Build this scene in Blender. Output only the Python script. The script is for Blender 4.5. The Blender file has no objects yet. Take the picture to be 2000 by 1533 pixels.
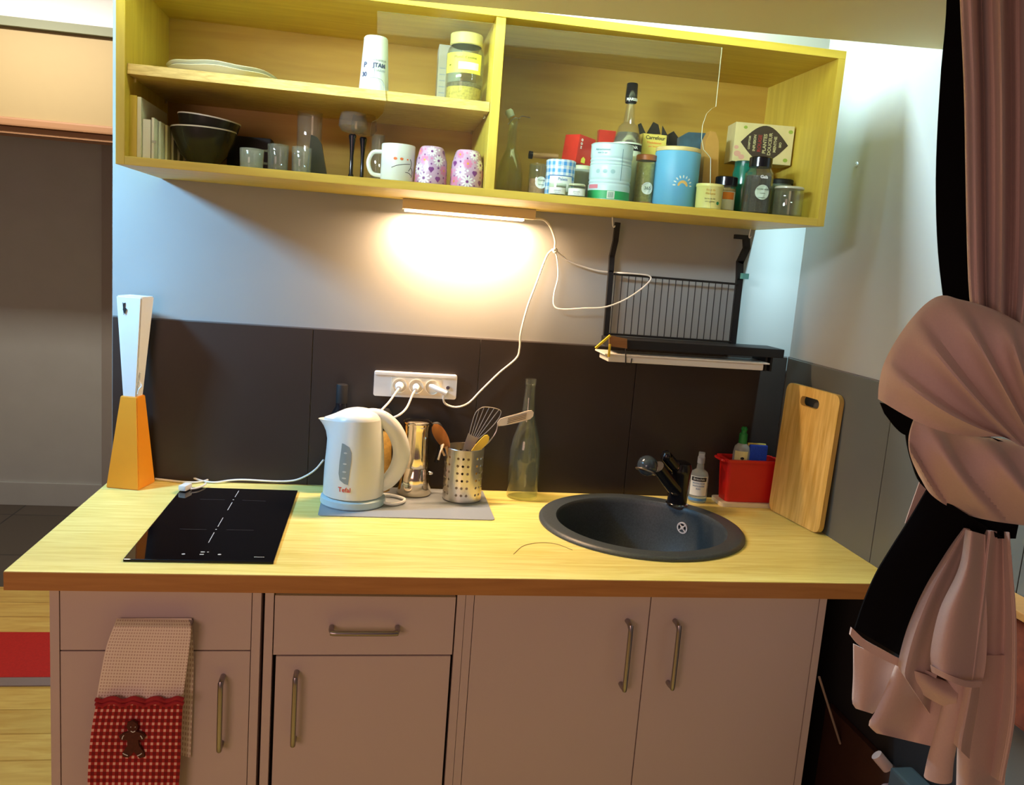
import bpy, bmesh, math, random
from mathutils import Vector, Matrix
random.seed(7)
C = bpy.context.scene.collection
SC = bpy.context.scene
PI = math.pi

# ------------------------------------------------------------------ camera
CAM = Vector((0.6662, -2.2951, 1.5494))
RT = Vector((0.98533488, -0.15292047, 0.07570002))
UP = Vector((-0.04991157, 0.16593754, 0.98487236))
FW = Vector((0.16316862, 0.9742074, -0.15587154))
FPX = 1644.1852
cd = bpy.data.cameras.new('camera'); cam = bpy.data.objects.new('camera', cd); C.objects.link(cam)
cd.sensor_width = 36; cd.lens = FPX / 2000 * 36; cd.clip_start = 0.05
cam.matrix_world = Matrix(((RT.x, UP.x, -FW.x, CAM.x), (RT.y, UP.y, -FW.y, CAM.y), (RT.z, UP.z, -FW.z, CAM.z), (0, 0, 0, 1)))
SC.camera = cam
SC.view_settings.view_transform = 'Standard'; SC.view_settings.look = 'None'
SC.view_settings.gamma = 1; SC.view_settings.exposure = 0.0; SC.view_settings.use_curve_mapping = False

# ------------------------------------------------------------------ world and lights
w = bpy.data.worlds.new('world'); SC.world = w; w.use_nodes = True
bg = w.node_tree.nodes['Background']
bg.inputs[0].default_value = (1.0, 0.60, 0.60, 1); bg.inputs[1].default_value = 0.12

def area(name, loc, target, sx, sy, power, col, spread=PI):
    l = bpy.data.lights.new(name, 'AREA'); l.shape = 'RECTANGLE'; l.size = sx; l.size_y = sy
    l.energy = power; l.color = col; l.spread = spread
    o = bpy.data.objects.new(name, l); C.objects.link(o); o.location = loc
    o.rotation_euler = (Vector(target) - Vector(loc)).to_track_quat('-Z', 'Y').to_euler()
    return o
# cool lamp of the upper level, over the gap between the mezzanine and the wall
area('upper_level_lamp', (0.80, -0.22, 2.50), (0.80, -0.24, 0), 1.15, 0.16, 70, (0.66, 0.88, 1.0))
area('corner_fill', (1.812, -.42, 2.50), (1.79, 0, 1.56), 0.04, 0.04, 0.9, (0.55, 0.88, 1.0), spread=.42)  # added fill that brightens the back wall strip by the corner
# ceiling light of the room, to the left and in front
area('left_room_light', (-.55, -.42, 2.0), (0.12, -.03, 1.38), 0.14, 0.14, 9.5, (0.26, 0.62, 1.0), spread=1.75)
# added fill under the mezzanine that brightens the shelf, no known lamp
area('shelf_fill', (0.12, -1.18, 2.0), (0.95, -.3, 1.90), 0.8, 0.05, 2.6, (0.72, 0.90, 1.0), spread=.7)
# warm room light from behind the camera
area('warm_room_light', (-.5, -3.1, 1.5), (1.0, 0, 0.8), 1.0, 0.8, 15, (1.0, 0.60, 0.50))
# hall light above the far door, on the left
area('hall_light', (-.8, 1.20, 2.55), (-.8, 1.5, 0), .9, 0.12, 21, (1.0, 0.88, 0.74))

def at(px, py, ax, v):
    """the point of the place seen at a pixel of the photograph, on the plane x|y|z = v"""
    d = FW + RT * ((px - 1000) / FPX) - UP * ((py - 766.5) / FPX)
    i = 'xyz'.index(ax)
    return CAM + d * ((v - CAM[i]) / d[i])

# ------------------------------------------------------------------ materials
MATS = {}
def nodes(name):
    m = bpy.data.materials.new(name); m.use_nodes = True
    nt = m.node_tree; return m, nt, nt.nodes['Principled BSDF']
def mat(name, col, rough=0.5, metal=0.0, var=0.0, scale=20.0, bump=0.0, emit=None, es=1.0, stretch=(1, 1, 1), spec=0.5, coat=0.0, sheen=0.0):
    if name in MATS: return MATS[name]
    m, nt, b = nodes(name); N = nt.nodes; L = nt.links
    b.inputs['Roughness'].default_value = rough; b.inputs['Metallic'].default_value = metal
    b.inputs['Specular IOR Level'].default_value = spec; b.inputs['Coat Weight'].default_value = coat
    b.inputs['Sheen Weight'].default_value = sheen
    b.inputs['Base Color'].default_value = (*col, 1)
    if emit: b.inputs['Emission Color'].default_value = (*emit, 1); b.inputs['Emission Strength'].default_value = es
    tc = N.new('ShaderNodeTexCoord'); mp = N.new('ShaderNodeMapping'); mp.inputs['Scale'].default_value = stretch
    L.new(tc.outputs['Object'], mp.inputs[0])
    nz = N.new('ShaderNodeTexNoise'); nz.inputs['Scale'].default_value = scale; nz.inputs['Detail'].default_value = 4
    L.new(mp.outputs[0], nz.inputs[0])
    v = var if var else 0.03
    mx = N.new('ShaderNodeMix'); mx.data_type = 'RGBA'
    mx.inputs[6].default_value = (*[c * (1 - v) for c in col], 1); mx.inputs[7].default_value = (*[min(1, c * (1 + v)) for c in col], 1)
    L.new(nz.outputs[0], mx.inputs[0]); L.new(mx.outputs[2], b.inputs['Base Color'])
    if bump:
        bp = N.new('ShaderNodeBump'); bp.inputs['Strength'].default_value = bump; bp.inputs['Distance'].default_value = 0.002
        L.new(nz.outputs[0], bp.inputs['Height']); L.new(bp.outputs[0], b.inputs['Normal'])
    MATS[name] = m; return m
def wood(name, c1, c2, rough=0.45, stretch=(2, 25, 25), scale=3.0, planks=None, coat=0.0):
    if name in MATS: return MATS[name]
    m, nt, b = nodes(name); N = nt.nodes; L = nt.links
    b.inputs['Roughness'].default_value = rough; b.inputs['Coat Weight'].default_value = coat
    tc = N.new('ShaderNodeTexCoord'); mp = N.new('ShaderNodeMapping'); mp.inputs['Scale'].default_value = stretch
    L.new(tc.outputs['Object'], mp.inputs[0])
    nz = N.new('ShaderNodeTexNoise'); nz.inputs['Scale'].default_value = scale; nz.inputs['Detail'].default_value = 6; nz.inputs['Distortion'].default_value = 0.6
    L.new(mp.outputs[0], nz.inputs[0])
    cr = N.new('ShaderNodeValToRGB'); cr.color_ramp.elements[0].position = 0.3; cr.color_ramp.elements[1].position = 0.72
    cr.color_ramp.elements[0].color = (*c1, 1); cr.color_ramp.elements[1].color = (*c2, 1)
    L.new(nz.outputs[0], cr.inputs[0])
    out = cr.outputs[0]
    if planks:
        bk = N.new('ShaderNodeTexBrick'); L.new(tc.outputs['Object'], bk.inputs['Vector'])
        bk.inputs['Scale'].default_value = 1; bk.inputs['Brick Width'].default_value = planks[0]; bk.inputs['Row Height'].default_value = planks[1]
        bk.inputs['Mortar Size'].default_value = planks[2]; bk.inputs['Color1'].default_value = (1, 1, 1, 1)
        bk.inputs['Color2'].default_value = (.86, .86, .84, 1); bk.inputs['Mortar'].default_value = (.7, .62, .5, 1)
        mu = N.new('ShaderNodeMix'); mu.data_type = 'RGBA'; mu.blend_type = 'MULTIPLY'; mu.inputs[0].default_value = 1
        L.new(out, mu.inputs[6]); L.new(bk.outputs['Color'], mu.inputs[7]); out = mu.outputs[2]
    L.new(out, b.inputs['Base Color'])
    MATS[name] = m; return m
def glass(name, tint=(1, 1, 1), a=0.04, rough=0.02, refl=.035):
    if name in MATS: return MATS[name]
    m = bpy.data.materials.new(name); m.use_nodes = True; nt = m.node_tree; N = nt.nodes; L = nt.links
    N.remove(N['Principled BSDF'])
    tr = N.new('ShaderNodeBsdfTransparent'); tr.inputs[0].default_value = (*tint, 1)
    gl = N.new('ShaderNodeBsdfGlossy'); gl.inputs['Roughness'].default_value = rough
    df = N.new('ShaderNodeBsdfDiffuse'); df.inputs[0].default_value = (.8, .85, .82, 1)
    lw = N.new('ShaderNodeLayerWeight'); lw.inputs[0].default_value = .5
    pw = N.new('ShaderNodeMath'); pw.operation = 'POWER'; pw.inputs[1].default_value = 3.5; L.new(lw.outputs['Facing'], pw.inputs[0])
    fr = N.new('ShaderNodeMath'); fr.operation = 'MULTIPLY_ADD'; fr.inputs[1].default_value = .55; fr.inputs[2].default_value = refl; L.new(pw.outputs[0], fr.inputs[0])
    m1 = N.new('ShaderNodeMixShader'); m1.inputs[0].default_value = a
    L.new(tr.outputs[0], m1.inputs[1]); L.new(df.outputs[0], m1.inputs[2])
    m2 = N.new('ShaderNodeMixShader'); L.new(fr.outputs[0], m2.inputs[0]); L.new(m1.outputs[0], m2.inputs[1]); L.new(gl.outputs[0], m2.inputs[2])
    L.new(m2.outputs[0], N['Material Output'].inputs[0])
    MATS[name] = m; return m
def uvmat(name, kind, cols, n=(10, 10), rough=0.9):
    """gingham | waffle | stripes on the surface's own UV"""
    if name in MATS: return MATS[name]
    m, nt, b = nodes(name); N = nt.nodes; L = nt.links; b.inputs['Roughness'].default_value = rough
    tc = N.new('ShaderNodeTexCoord'); sp = N.new('ShaderNodeSeparateXYZ'); L.new(tc.outputs['UV'], sp.inputs[0])
    def mth(op, a, v):
        x = N.new('ShaderNodeMath'); x.operation = op
        if isinstance(a, (int, float)): x.inputs[0].default_value = a
        else: L.new(a, x.inputs[0])
        if isinstance(v, (int, float)): x.inputs[1].default_value = v
        else: L.new(v, x.inputs[1])
        return x.outputs[0]
    fu = mth('FRACT', mth('MULTIPLY', sp.outputs[0], n[0]), 0); fv = mth('FRACT', mth('MULTIPLY', sp.outputs[1], n[1]), 0)
    if kind == 'gingham':
        f = mth('MULTIPLY', mth('ADD', mth('GREATER_THAN', fu, .42), mth('GREATER_THAN', fv, .42)), .5)
    elif kind == 'waffle':
        f = mth('MULTIPLY', mth('MULTIPLY', mth('GREATER_THAN', fu, .45), mth('GREATER_THAN', fv, .45)), 1.0)
    else:
        f = mth('GREATER_THAN', fu, .6)
    cr = N.new('ShaderNodeValToRGB'); cr.color_ramp.interpolation = 'CONSTANT'
    el = cr.color_ramp.elements; el[0].color = (*cols[0], 1); el[1].color = (*cols[-1], 1); el[1].position = .9
    if len(cols) == 3:
        e = el.new(.4); e.color = (*cols[1], 1)
    L.new(f, cr.inputs[0]); L.new(cr.outputs[0], b.inputs['Base Color'])
    if kind == 'waffle':
        bp = N.new('ShaderNodeBump'); bp.inputs['Strength'].default_value = .6; bp.inputs['Distance'].default_value = .003; bp.invert = True
        L.new(f, bp.inputs['Height']); L.new(bp.outputs[0], b.inputs['Normal'])
    MATS[name] = m; return m

M_wall = mat('wall_paint', (0.35, 0.365, 0.355), .7, var=.05, scale=6)
M_tile = mat('charcoal_tile', (0.034, 0.026, 0.022), .42, var=.22, scale=5, spec=.35)
M_grout = mat('grout', (.16, .15, .14), .8)
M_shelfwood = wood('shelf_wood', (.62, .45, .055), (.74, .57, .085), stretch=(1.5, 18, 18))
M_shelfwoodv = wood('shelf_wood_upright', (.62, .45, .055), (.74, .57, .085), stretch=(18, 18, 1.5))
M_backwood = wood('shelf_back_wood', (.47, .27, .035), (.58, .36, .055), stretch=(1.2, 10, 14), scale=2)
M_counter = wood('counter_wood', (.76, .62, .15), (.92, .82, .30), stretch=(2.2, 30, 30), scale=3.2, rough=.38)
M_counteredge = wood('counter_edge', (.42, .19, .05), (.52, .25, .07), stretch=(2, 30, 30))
M_cab = mat('cabinet_laminate', (.60, .50, .47), .5, var=.03, scale=3)
M_black = mat('black_matt', (.006, .006, .007), .6)
M_blackg = mat('black_gloss', (.008, .008, .01), .18)
M_blackcloth = mat('black_lining', (.0035, .0035, .0045), .95, spec=.1)
M_dark = mat('shade_dark', (.012, .011, .012), .9)  # near-black that stands in for deep shade
M_steel = mat('brushed_steel', (.62, .60, .57), .28, 1.0, var=.06, scale=60, stretch=(1, 1, 12))
M_handle = mat('steel_handle', (.36, .34, .34), .3, 1.0)
M_white = mat('white_plastic', (.80, .82, .80), .35)
M_cream = mat('cream_plastic', (.80, .76, .62), .5)
M_chrome = mat('chrome', (.8, .8, .8), .1, 1.0)
M_glass = glass('clear_glass', (.96, .98, .95), .02)
M_pane = glass('pane_glass', (.97, .99, .96), .005, refl=.010)
M_glassedge = mat('glass_edge', (.75, .80, .62), .3)
M_curtain = mat('curtain_fabric', (.66, .50, .45), .85, var=.05, scale=300, bump=.15, sheen=.3)
M_yellow = mat('yellow_plastic', (.85, .62, .03), .4)
M_paper = mat('paper_label', (.82, .86, .82), .6)

# ------------------------------------------------------------------ mesh helpers
def new_bm(): return bmesh.new()
def finish(name, bm, m, parent=None, smooth=False, local=None):
    """link bm (world coordinates) as one mesh object; its coordinates are made local to the parent"""
    me = bpy.data.meshes.new(name)
    bmesh.ops.recalc_face_normals(bm, faces=bm.faces)
    bm.to_mesh(me); bm.free()
    ms = m if isinstance(m, (list, tuple)) else [m]
    for x in ms: me.materials.append(x)
    if smooth:
        for p in me.polygons: p.use_smooth = True
        try: me.set_sharp_from_angle(angle=math.radians(40))
        except Exception: pass
    o = bpy.data.objects.new(name, me); C.objects.link(o)
    if parent is not None: o.parent = parent
    return o
def rel(bm, t):
    """world coordinates -> local to thing t"""
    mt = Matrix.Translation(t.location) @ Matrix.Rotation(t.rotation_euler[2], 4, 'Z') if t.parent is None else None
    root = t
    M = Matrix.Identity(4)
    while root is not None:
        M = (Matrix.Translation(root.location) @ root.rotation_euler.to_matrix().to_4x4()) @ M
        root = root.parent
    bmesh.ops.transform(bm, matrix=M.inverted(), verts=bm.verts)
    return bm
def partw(name, bm, m, t, smooth=False):
    return finish(name, rel(bm, t), m, t, smooth)
def thing(name, label, cat, loc=(0, 0, 0), rz=0.0, group=None):
    o = bpy.data.objects.new(name, None); C.objects.link(o); o.location = loc; o.rotation_euler = (0, 0, rz)
    o.empty_display_size = .05
    o['label'] = label; o['category'] = cat
    if group: o['group'] = group
    return o
def tag(o, label, cat, group=None, kind=None):
    o['label'] = label; o['category'] = cat
    if group: o['group'] = group
    if kind: o['kind'] = kind
    return o
def struct(name, bm, m, smooth=False):
    o = finish(name, bm, m, None, smooth); o['kind'] = 'structure'; return o
def box(bm, x0, x1, y0, y1, z0, z1, bev=0.0, mi=0, M=None):
    r = bmesh.ops.create_cube(bm, size=1)
    vs = r['verts']
    bmesh.ops.transform(bm, matrix=Matrix.Translation(((x0 + x1) / 2, (y0 + y1) / 2, (z0 + z1) / 2)) @ Matrix.Diagonal((abs(x1 - x0), abs(y1 - y0), abs(z1 - z0), 1)), verts=vs)
    fs = set(f for v in vs for f in v.link_faces)
    if bev:
        es = list(set(e for v in vs for e in v.link_edges))
        rr = bmesh.ops.bevel(bm, geom=es, offset=bev, segments=2, profile=.7, affect='EDGES')
        vs = list(set(v for f in rr['faces'] for v in f.verts) | set(v for v in vs if v.is_valid))
        fs = set(f for v in vs for f in v.link_faces)
    for f in fs: f.material_index = mi
    if M is not None: bmesh.ops.transform(bm, matrix=M, verts=vs)
    return bm
def bx(*a, **k): return box(new_bm(), *a, **k)
def lathe(bm, prof, cx=0, cy=0, cz=0, seg=40, mi=0, sx=1, sy=1):
    rings = []
    for r, z in prof:
        if r < 1e-6: rings.append([bm.verts.new((cx, cy, cz + z))])
        else: rings.append([bm.verts.new((cx + sx * r * math.cos(2 * PI * i / seg), cy + sy * r * math.sin(2 * PI * i / seg), cz + z)) for i in range(seg)])
    for a, b in zip(rings, rings[1:]):
        for i in range(seg):
            j = (i + 1) % seg
            if len(a) == 1 and len(b) == 1: continue
            if len(a) == 1: f = bm.faces.new((a[0], b[i], b[j]))
            elif len(b) == 1: f = bm.faces.new((a[i], b[0], a[j]))
            else: f = bm.faces.new((a[i], b[i], b[j], a[j]))
            f.material_index = mi
    return bm
def vessel(prof, t=0.0015, floor=.004):
    """closed thin-walled profile from an outer profile bottom->top"""
    inner = [(max(0, r - t), z) for r, z in reversed(prof)]
    inner = [(r, max(z, prof[0][1] + floor)) for r, z in inner]
    return [(0, prof[0][1])] + prof + inner + [(0, prof[0][1] + floor)]
def catmull(pts, n=8):
    P = [Vector(p) for p in pts]
    if len(P) < 3: return P
    P = [P[0] * 2 - P[1]] + P + [P[-1] * 2 - P[-2]]
    out = []
    for i in range(1, len(P) - 2):
        for k in range(n):
            t = k / n
            out.append(.5 * ((2 * P[i]) + (P[i + 1] - P[i - 1]) * t + (2 * P[i - 1] - 5 * P[i] + 4 * P[i + 1] - P[i + 2]) * t * t + (3 * P[i] - P[i - 1] - 3 * P[i + 1] + P[i + 2]) * t ** 3))
    out.append(P[-2]); return out
def tube(bm, pts, r, seg=10, smooth=6, mi=0, flat=1.0, updir=None):
    P = catmull(pts, smooth) if smooth else [Vector(p) for p in pts]
    n = len(P); rr = r if callable(r) else (lambda t: r)
    prev = None; rings = []
    for i, p in enumerate(P):
        d = (P[min(i + 1, n - 1)] - P[max(i - 1, 0)])
        if d.length < 1e-9: d = Vector((0, 0, 1))
        d.normalize()
        if updir is not None: a = Vector(updir).cross(d)
        elif prev is None:
            a = Vector((0, 0, 1)).cross(d)
            if a.length < .1: a = Vector((1, 0, 0)).cross(d)
        else: a = prev - d * prev.dot(d)
        a.normalize(); prev = a; b = d.cross(a)
        q = rr(i / (n - 1))
        rings.append([bm.verts.new(p + a * (q * math.cos(2 * PI * k / seg)) + b * (q * flat * math.sin(2 * PI * k / seg))) for k in range(seg)])
    for A, B in zip(rings, rings[1:]):
        for k in range(seg):
            f = bm.faces.new((A[k], B[k], B[(k + 1) % seg], A[(k + 1) % seg])); f.material_index = mi
    bm.faces.new(rings[0][::-1]).material_index = mi; bm.faces.new(rings[-1]).material_index = mi
    return bm
def prism(bm, pts2, z0, z1, fn=lambda x, y, z: (x, y, z), mi=0):
    a = [bm.verts.new(fn(x, y, z0)) for x, y in pts2]; b = [bm.verts.new(fn(x, y, z1)) for x, y in pts2]
    n = len(a)
    bm.faces.new(a[::-1]).material_index = mi; bm.faces.new(b).material_index = mi
    for i in range(n): bm.faces.new((a[i], a[(i + 1) % n], b[(i + 1) % n], b[i])).material_index = mi
    return bm
def rrect(x0, x1, y0, y1, r, n=6):
    out = []
    for cx, cy, a0 in ((x1 - r, y1 - r, 0), (x0 + r, y1 - r, 90), (x0 + r, y0 + r, 180), (x1 - r, y0 + r, 270)):
        for k in range(n + 1):
            a = math.radians(a0 + 90 * k / n); out.append((cx + r * math.cos(a), cy + r * math.sin(a)))
    return out
def patch(bm, rf, th0, th1, z0, z1, nu=16, nv=2, off=.0006, mi=0, cx=0, cy=0, cz=0):
    """a label wrapped on a round body; theta 0 faces -Y, positive to the right"""
    g = []
    for j in range(nv + 1):
        z = z0 + (z1 - z0) * j / nv; r = (rf(z) if callable(rf) else rf) + off
        g.append([bm.verts.new((cx + r * math.sin(th0 + (th1 - th0) * i / nu), cy - r * math.cos(th0 + (th1 - th0) * i / nu), cz + z)) for i in range(nu + 1)])
    for j in range(nv):
        for i in range(nu):
            bm.faces.new((g[j][i], g[j][i + 1], g[j + 1][i + 1], g[j + 1][i])).material_index = mi
    return bm
def wrap(bm, rf, off=.0008, th=0.0, z=0.0):
    """bend a flat mesh (x, z) around the axis"""
    for v in bm.verts:
        x, zz, o = v.co.x, v.co.z + z, -v.co.y
        r = (rf(zz) if callable(rf) else rf)
        a = th + x / r; rr = r + off + o
        v.co = Vector((rr * math.sin(a), -rr * math.cos(a), zz))
    return bm
def text_bm(s, size, bold=0.0, depth=.0002, align='CENTER'):
    cu = bpy.data.curves.new('lettering', 'FONT'); cu.body = s; cu.size = size; cu.align_x = align; cu.align_y = 'CENTER'
    cu.offset = bold; cu.extrude = depth; cu.resolution_u = 3
    o = bpy.data.objects.new('lettering', cu); C.objects.link(o)
    dg = bpy.context.evaluated_depsgraph_get(); me = bpy.data.meshes.new_from_object(o.evaluated_get(dg))
    bm = new_bm(); bm.from_mesh(me)
    bpy.data.objects.remove(o); bpy.data.curves.remove(cu); bpy.data.meshes.remove(me)
    for v in bm.verts: v.co = Vector((v.co.x, -v.co.z, v.co.y))      # now in the x-z plane, facing -Y
    return bm
def disc2(bm, x, z, rx, rz, n=16, mi=0, y=0.0, rot=0):
    vs = []
    for k in range(n):
        a = 2 * PI * k / n; u, w_ = rx * math.cos(a), rz * math.sin(a)
        vs.append(bm.verts.new((x + u * math.cos(rot) - w_ * math.sin(rot), y, z + u * math.sin(rot) + w_ * math.cos(rot))))
    bm.faces.new(vs).material_index = mi; return bm
def poly2(bm, pts, mi=0, y=0.0):
    bm.faces.new([bm.verts.new((x, y, z)) for x, z in pts]).material_index = mi; return bm
def apply_mods(o):
    dg = bpy.context.evaluated_depsgraph_get(); me = bpy.data.meshes.new_from_object(o.evaluated_get(dg))
    o.modifiers.clear(); old = o.data; o.data = me; me.name = old.name; bpy.data.meshes.remove(old)
def cut(o, cbm):
    me = bpy.data.meshes.new('c'); bmesh.ops.recalc_face_normals(cbm, faces=cbm.faces); cbm.to_mesh(me); cbm.free()
    c = bpy.data.objects.new('c', me); C.objects.link(c); c.matrix_world = Matrix.Identity(4)
    if o.parent: c.parent = o.parent
    md = o.modifiers.new('b', 'BOOLEAN'); md.operation = 'DIFFERENCE'; md.object = c; md.solver = 'EXACT'
    bpy.context.view_layer.update()
    apply_mods(o); bpy.data.objects.remove(c); bpy.data.meshes.remove(me)
def face_cam(x, y, off=0.0):
    return math.atan2(CAM.x - x, -(CAM.y - y)) + off
def dup(root, loc, rz, label, group=None):
    r = root.copy(); C.objects.link(r); r.location = loc; r.rotation_euler = (0, 0, rz); r['label'] = label
    if group: r['group'] = group
    for ch in list(root.children):
        c = ch.copy(); C.objects.link(c); c.parent = r
        for g in list(ch.children):
            d = g.copy(); C.objects.link(d); d.parent = c
    return r

CZ = 0.90            # counter top
W = 1.864            # right wall
CD = 0.6645          # counter depth
# ------------------------------------------------------------------ the room
bm = bx(-0.002, W + .12, 0.0, .12, 0, 2.62); struct('wall_back', bm, M_wall)
bm = bx(W, W + .12, -3.0, 0.0, 0, 2.62); struct('wall_right', bm, M_wall)
bm = bx(-2.6, 3.0, 2.62, 2.75, 0, 2.62)
struct('wall_far', bm, mat('hall_paint', (.62, .60, .55), .7))
M_ceil = mat('ceiling_white', (.85, .87, .88), .8)
struct('ceiling', bx(-2.6, 3.0, -0.48, 2.75, 2.57, 2.62), M_ceil)
# wood floor, dark tile floor in the hall
struct('floor', bx(-2.6, W, -3.0, 1.42, -.03, 0), wood('floor_wood', (.78, .46, .09), (.95, .68, .17), stretch=(2, 12, 1), scale=3, planks=(1.1, .14, .004), rough=.35))
bm = new_bm(); box(bm, -2.6, 3.0, 1.42, 2.75, -.03, 0)
m, nt, b = nodes('hall_tile'); bk = nt.nodes.new('ShaderNodeTexBrick'); tc = nt.nodes.new('ShaderNodeTexCoord'); nt.links.new(tc.outputs['Object'], bk.inputs[0])
bk.offset = 0; bk.inputs['Scale'].default_value = 1; bk.inputs['Brick Width'].default_value = .6; bk.inputs['Row Height'].default_value = .6; bk.inputs['Mortar Size'].default_value = .004
bk.inputs['Color1'].default_value = (.10, .085, .065, 1); bk.inputs['Color2'].default_value = (.12, .10, .08, 1); bk.inputs['Mortar'].default_value = (.03, .03, .03, 1)
nt.links.new(bk.outputs[0], b.inputs['Base Color']); b.inputs['Roughness'].default_value = .5
struct('floor_hall', bm, m)
# header above the far door, mouldings, door
M_header = mat('header_warm_lit', (.42, .33, .165), .6, var=.02)  # the orange of the warm hall light is put into this colour
HY = 1.75
h_a, h_b, h_c, h_d = [at(100, q_, 'y', HY).z for q_ in (253, 236, 62, 44)]
struct('wall_header', bx(-2.6, .9, HY, HY + .16, h_b, h_c), M_header)
struct('wall_above_header', bx(-2.6, .9, HY, HY + .16, h_d + .001, 2.57), M_ceil)
struct('trim_1', bx(-2.6, .9, HY - .03, HY + .16, h_c + .001, h_d), mat('moulding_green', (.22, .25, .17), .6))
bm = new_bm(); box(bm, -2.6, .9, HY - .015, HY + .16, h_a, h_b - .001, bev=.008); box(bm, -2.6, .9, HY + .01, HY + .16, h_a - .03, h_a - .002)
struct('trim_2', bm, mat('door_head_moulding', (.40, .22, .11), .5))
M_door = mat('door_grey', (.50, .54, .52), .55, var=.06, scale=8)
bm = new_bm(); box(bm, -2.2, -.80, 2.58, 2.615, .03, 2.03); o = struct('door_1', bm, M_door)
struct('trim_3', bx(-.80, -.70, 2.55, 2.62, 0, 2.03, bev=.004), mat('door_frame', (.36, .35, .32), .6))
struct('baseboard_far', bx(-2.2, -.80, 2.565, 2.58, .0, .13, bev=.003), M_door)
# tile splashback
def tile(bm, x0, x1, y0, y1, z0, z1): box(bm, x0, x1, y0, y1, z0, z1, bev=.0012)
bm = new_bm(); zt = CZ + .4269
for a, c in ((0.0, .503), (.503, .952), (.952, 1.400), (1.400, W - .009)): tile(bm, a + .0012, c - .0012, -.009, -.0008, CZ, zt)
box(bm, 0, W - .009, -.004, -.0004, CZ, zt + .003, mi=1)
struct('trim_4', bm, [M_tile, M_grout])
bm = new_bm()
for a, c in ((-.30, -.012), (-.50, -.30)): pass
for a, c in ((-.535, -.012), (-.985, -.535), (-1.43, -.985)): tile(bm, W - .009, W - .0008, a + .0012, c - .0012, CZ - .45, zt)
box(bm, W - .004, W - .0004, -1.43, -.001, CZ - .45, zt + .003, mi=1)
struct('trim_5', bm, [mat('grey_tile', (.115, .12, .11), .38, var=.15, scale=5), M_grout])
# mezzanine: its edge runs in front of the wall shelf
e0 = at(300, -43.1, 'y', -.5); e1 = at(1845, 97, 'x', W)
bm = new_bm(); sl = (e1.z - e0.z) / (e1.x - e0.x)
def mz(x, y, z): return (x, y + (x - W) * 0.0, e1.z + z + (x - W) * sl)
prism(bm, [(-.6, -.5), (W, -.518), (W, -1.25), (-.6, -1.25)], 0, .14, mz)
struct('ceiling_mezzanine', bm, mat('mezzanine_board', (.86, .80, .42), .6, var=.03, scale=3))
# ------------------------------------------------------------------ wall shelf
SX0, SX1, SZ0, SZ1, SD = .113, 1.713, 1.683, 2.0845, .376
T_ = .018
sh = thing('wall_shelf', 'long open yellow wooden wall cabinet fixed above the counter', 'wall shelf', ((SX0 + SX1) / 2, 0, SZ0))
partw('side_panel', bx(SX0, SX0 + T_, -SD, -.001, SZ0, SZ1 - T_, bev=.001), M_shelfwoodv, sh)
partw('side_panel', bx(SX1 - T_, SX1, -SD, -.001, SZ0, SZ1 - T_, bev=.001), M_shelfwoodv, sh)
partw('top_panel', bx(SX0, SX1, -SD, -.001, SZ1 - T_, SZ1, bev=.001), M_shelfwood, sh)
partw('bottom_panel', bx(SX0 + T_, SX1 - T_, -SD, -.001, SZ0, SZ0 + T_, bev=.001), M_shelfwood, sh)
partw('divider', bx(.891, .912, -SD + .004, -.012, SZ0 + T_, SZ1 - T_, bev=.001), M_shelfwoodv, sh)
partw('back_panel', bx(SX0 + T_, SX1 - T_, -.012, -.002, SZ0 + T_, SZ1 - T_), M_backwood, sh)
bd = partw('shelf_board', bx(SX0 + T_ + .001, .890, -SD + .012, -.014, 1.868, 1.889, bev=.001), wood('shelf_board_wood', (.62, .42, .10), (.88, .68, .24), stretch=(6, 40, 40), scale=6), sh)
for x in (SX0 + T_ + .006, .884):
    for y in (-SD + .05, -.06):
        bm = new_bm(); lathe(bm, [(0, 0), (.003, 0), (.003, .009), (0, .009)], x, y, 1.858, seg=10); finish('shelf_pin', rel(bm, bd), M_chrome, bd)
SB = SZ0 + T_           # shelf base height
def glasspoly():
    a = [at(*p, 'y', -.367) for p in ((737, 22), (736, 95), (736, 150), (744, 163), (752, 178), (754, 200), (748, 222), (738, 233), (727, 238), (724, 250), (716, 366), (1385, 421), (1388, 309), (1383, 302), (1374, 292), (1370, 270), (1372, 245), (1380, 222), (1390, 212), (1398, 208), (1410, 93))]
    return [(p.x, p.z) for p in a]
gp = glasspoly()
gp = [(x, min(max(z, SB + .001), SZ1 - T_ - .001)) for x, z in gp]
bm = new_bm(); prism(bm, gp, -.369, -.365, lambda x, y, z: (x, z, y))
for f in bm.faces:
    if len(f.verts) == 4: f.material_index = 1
g = partw('sliding_glass_door', bm, [M_pane, M_glassedge], sh); g['label'] = 'clear sliding glass pane with finger notches'

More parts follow.
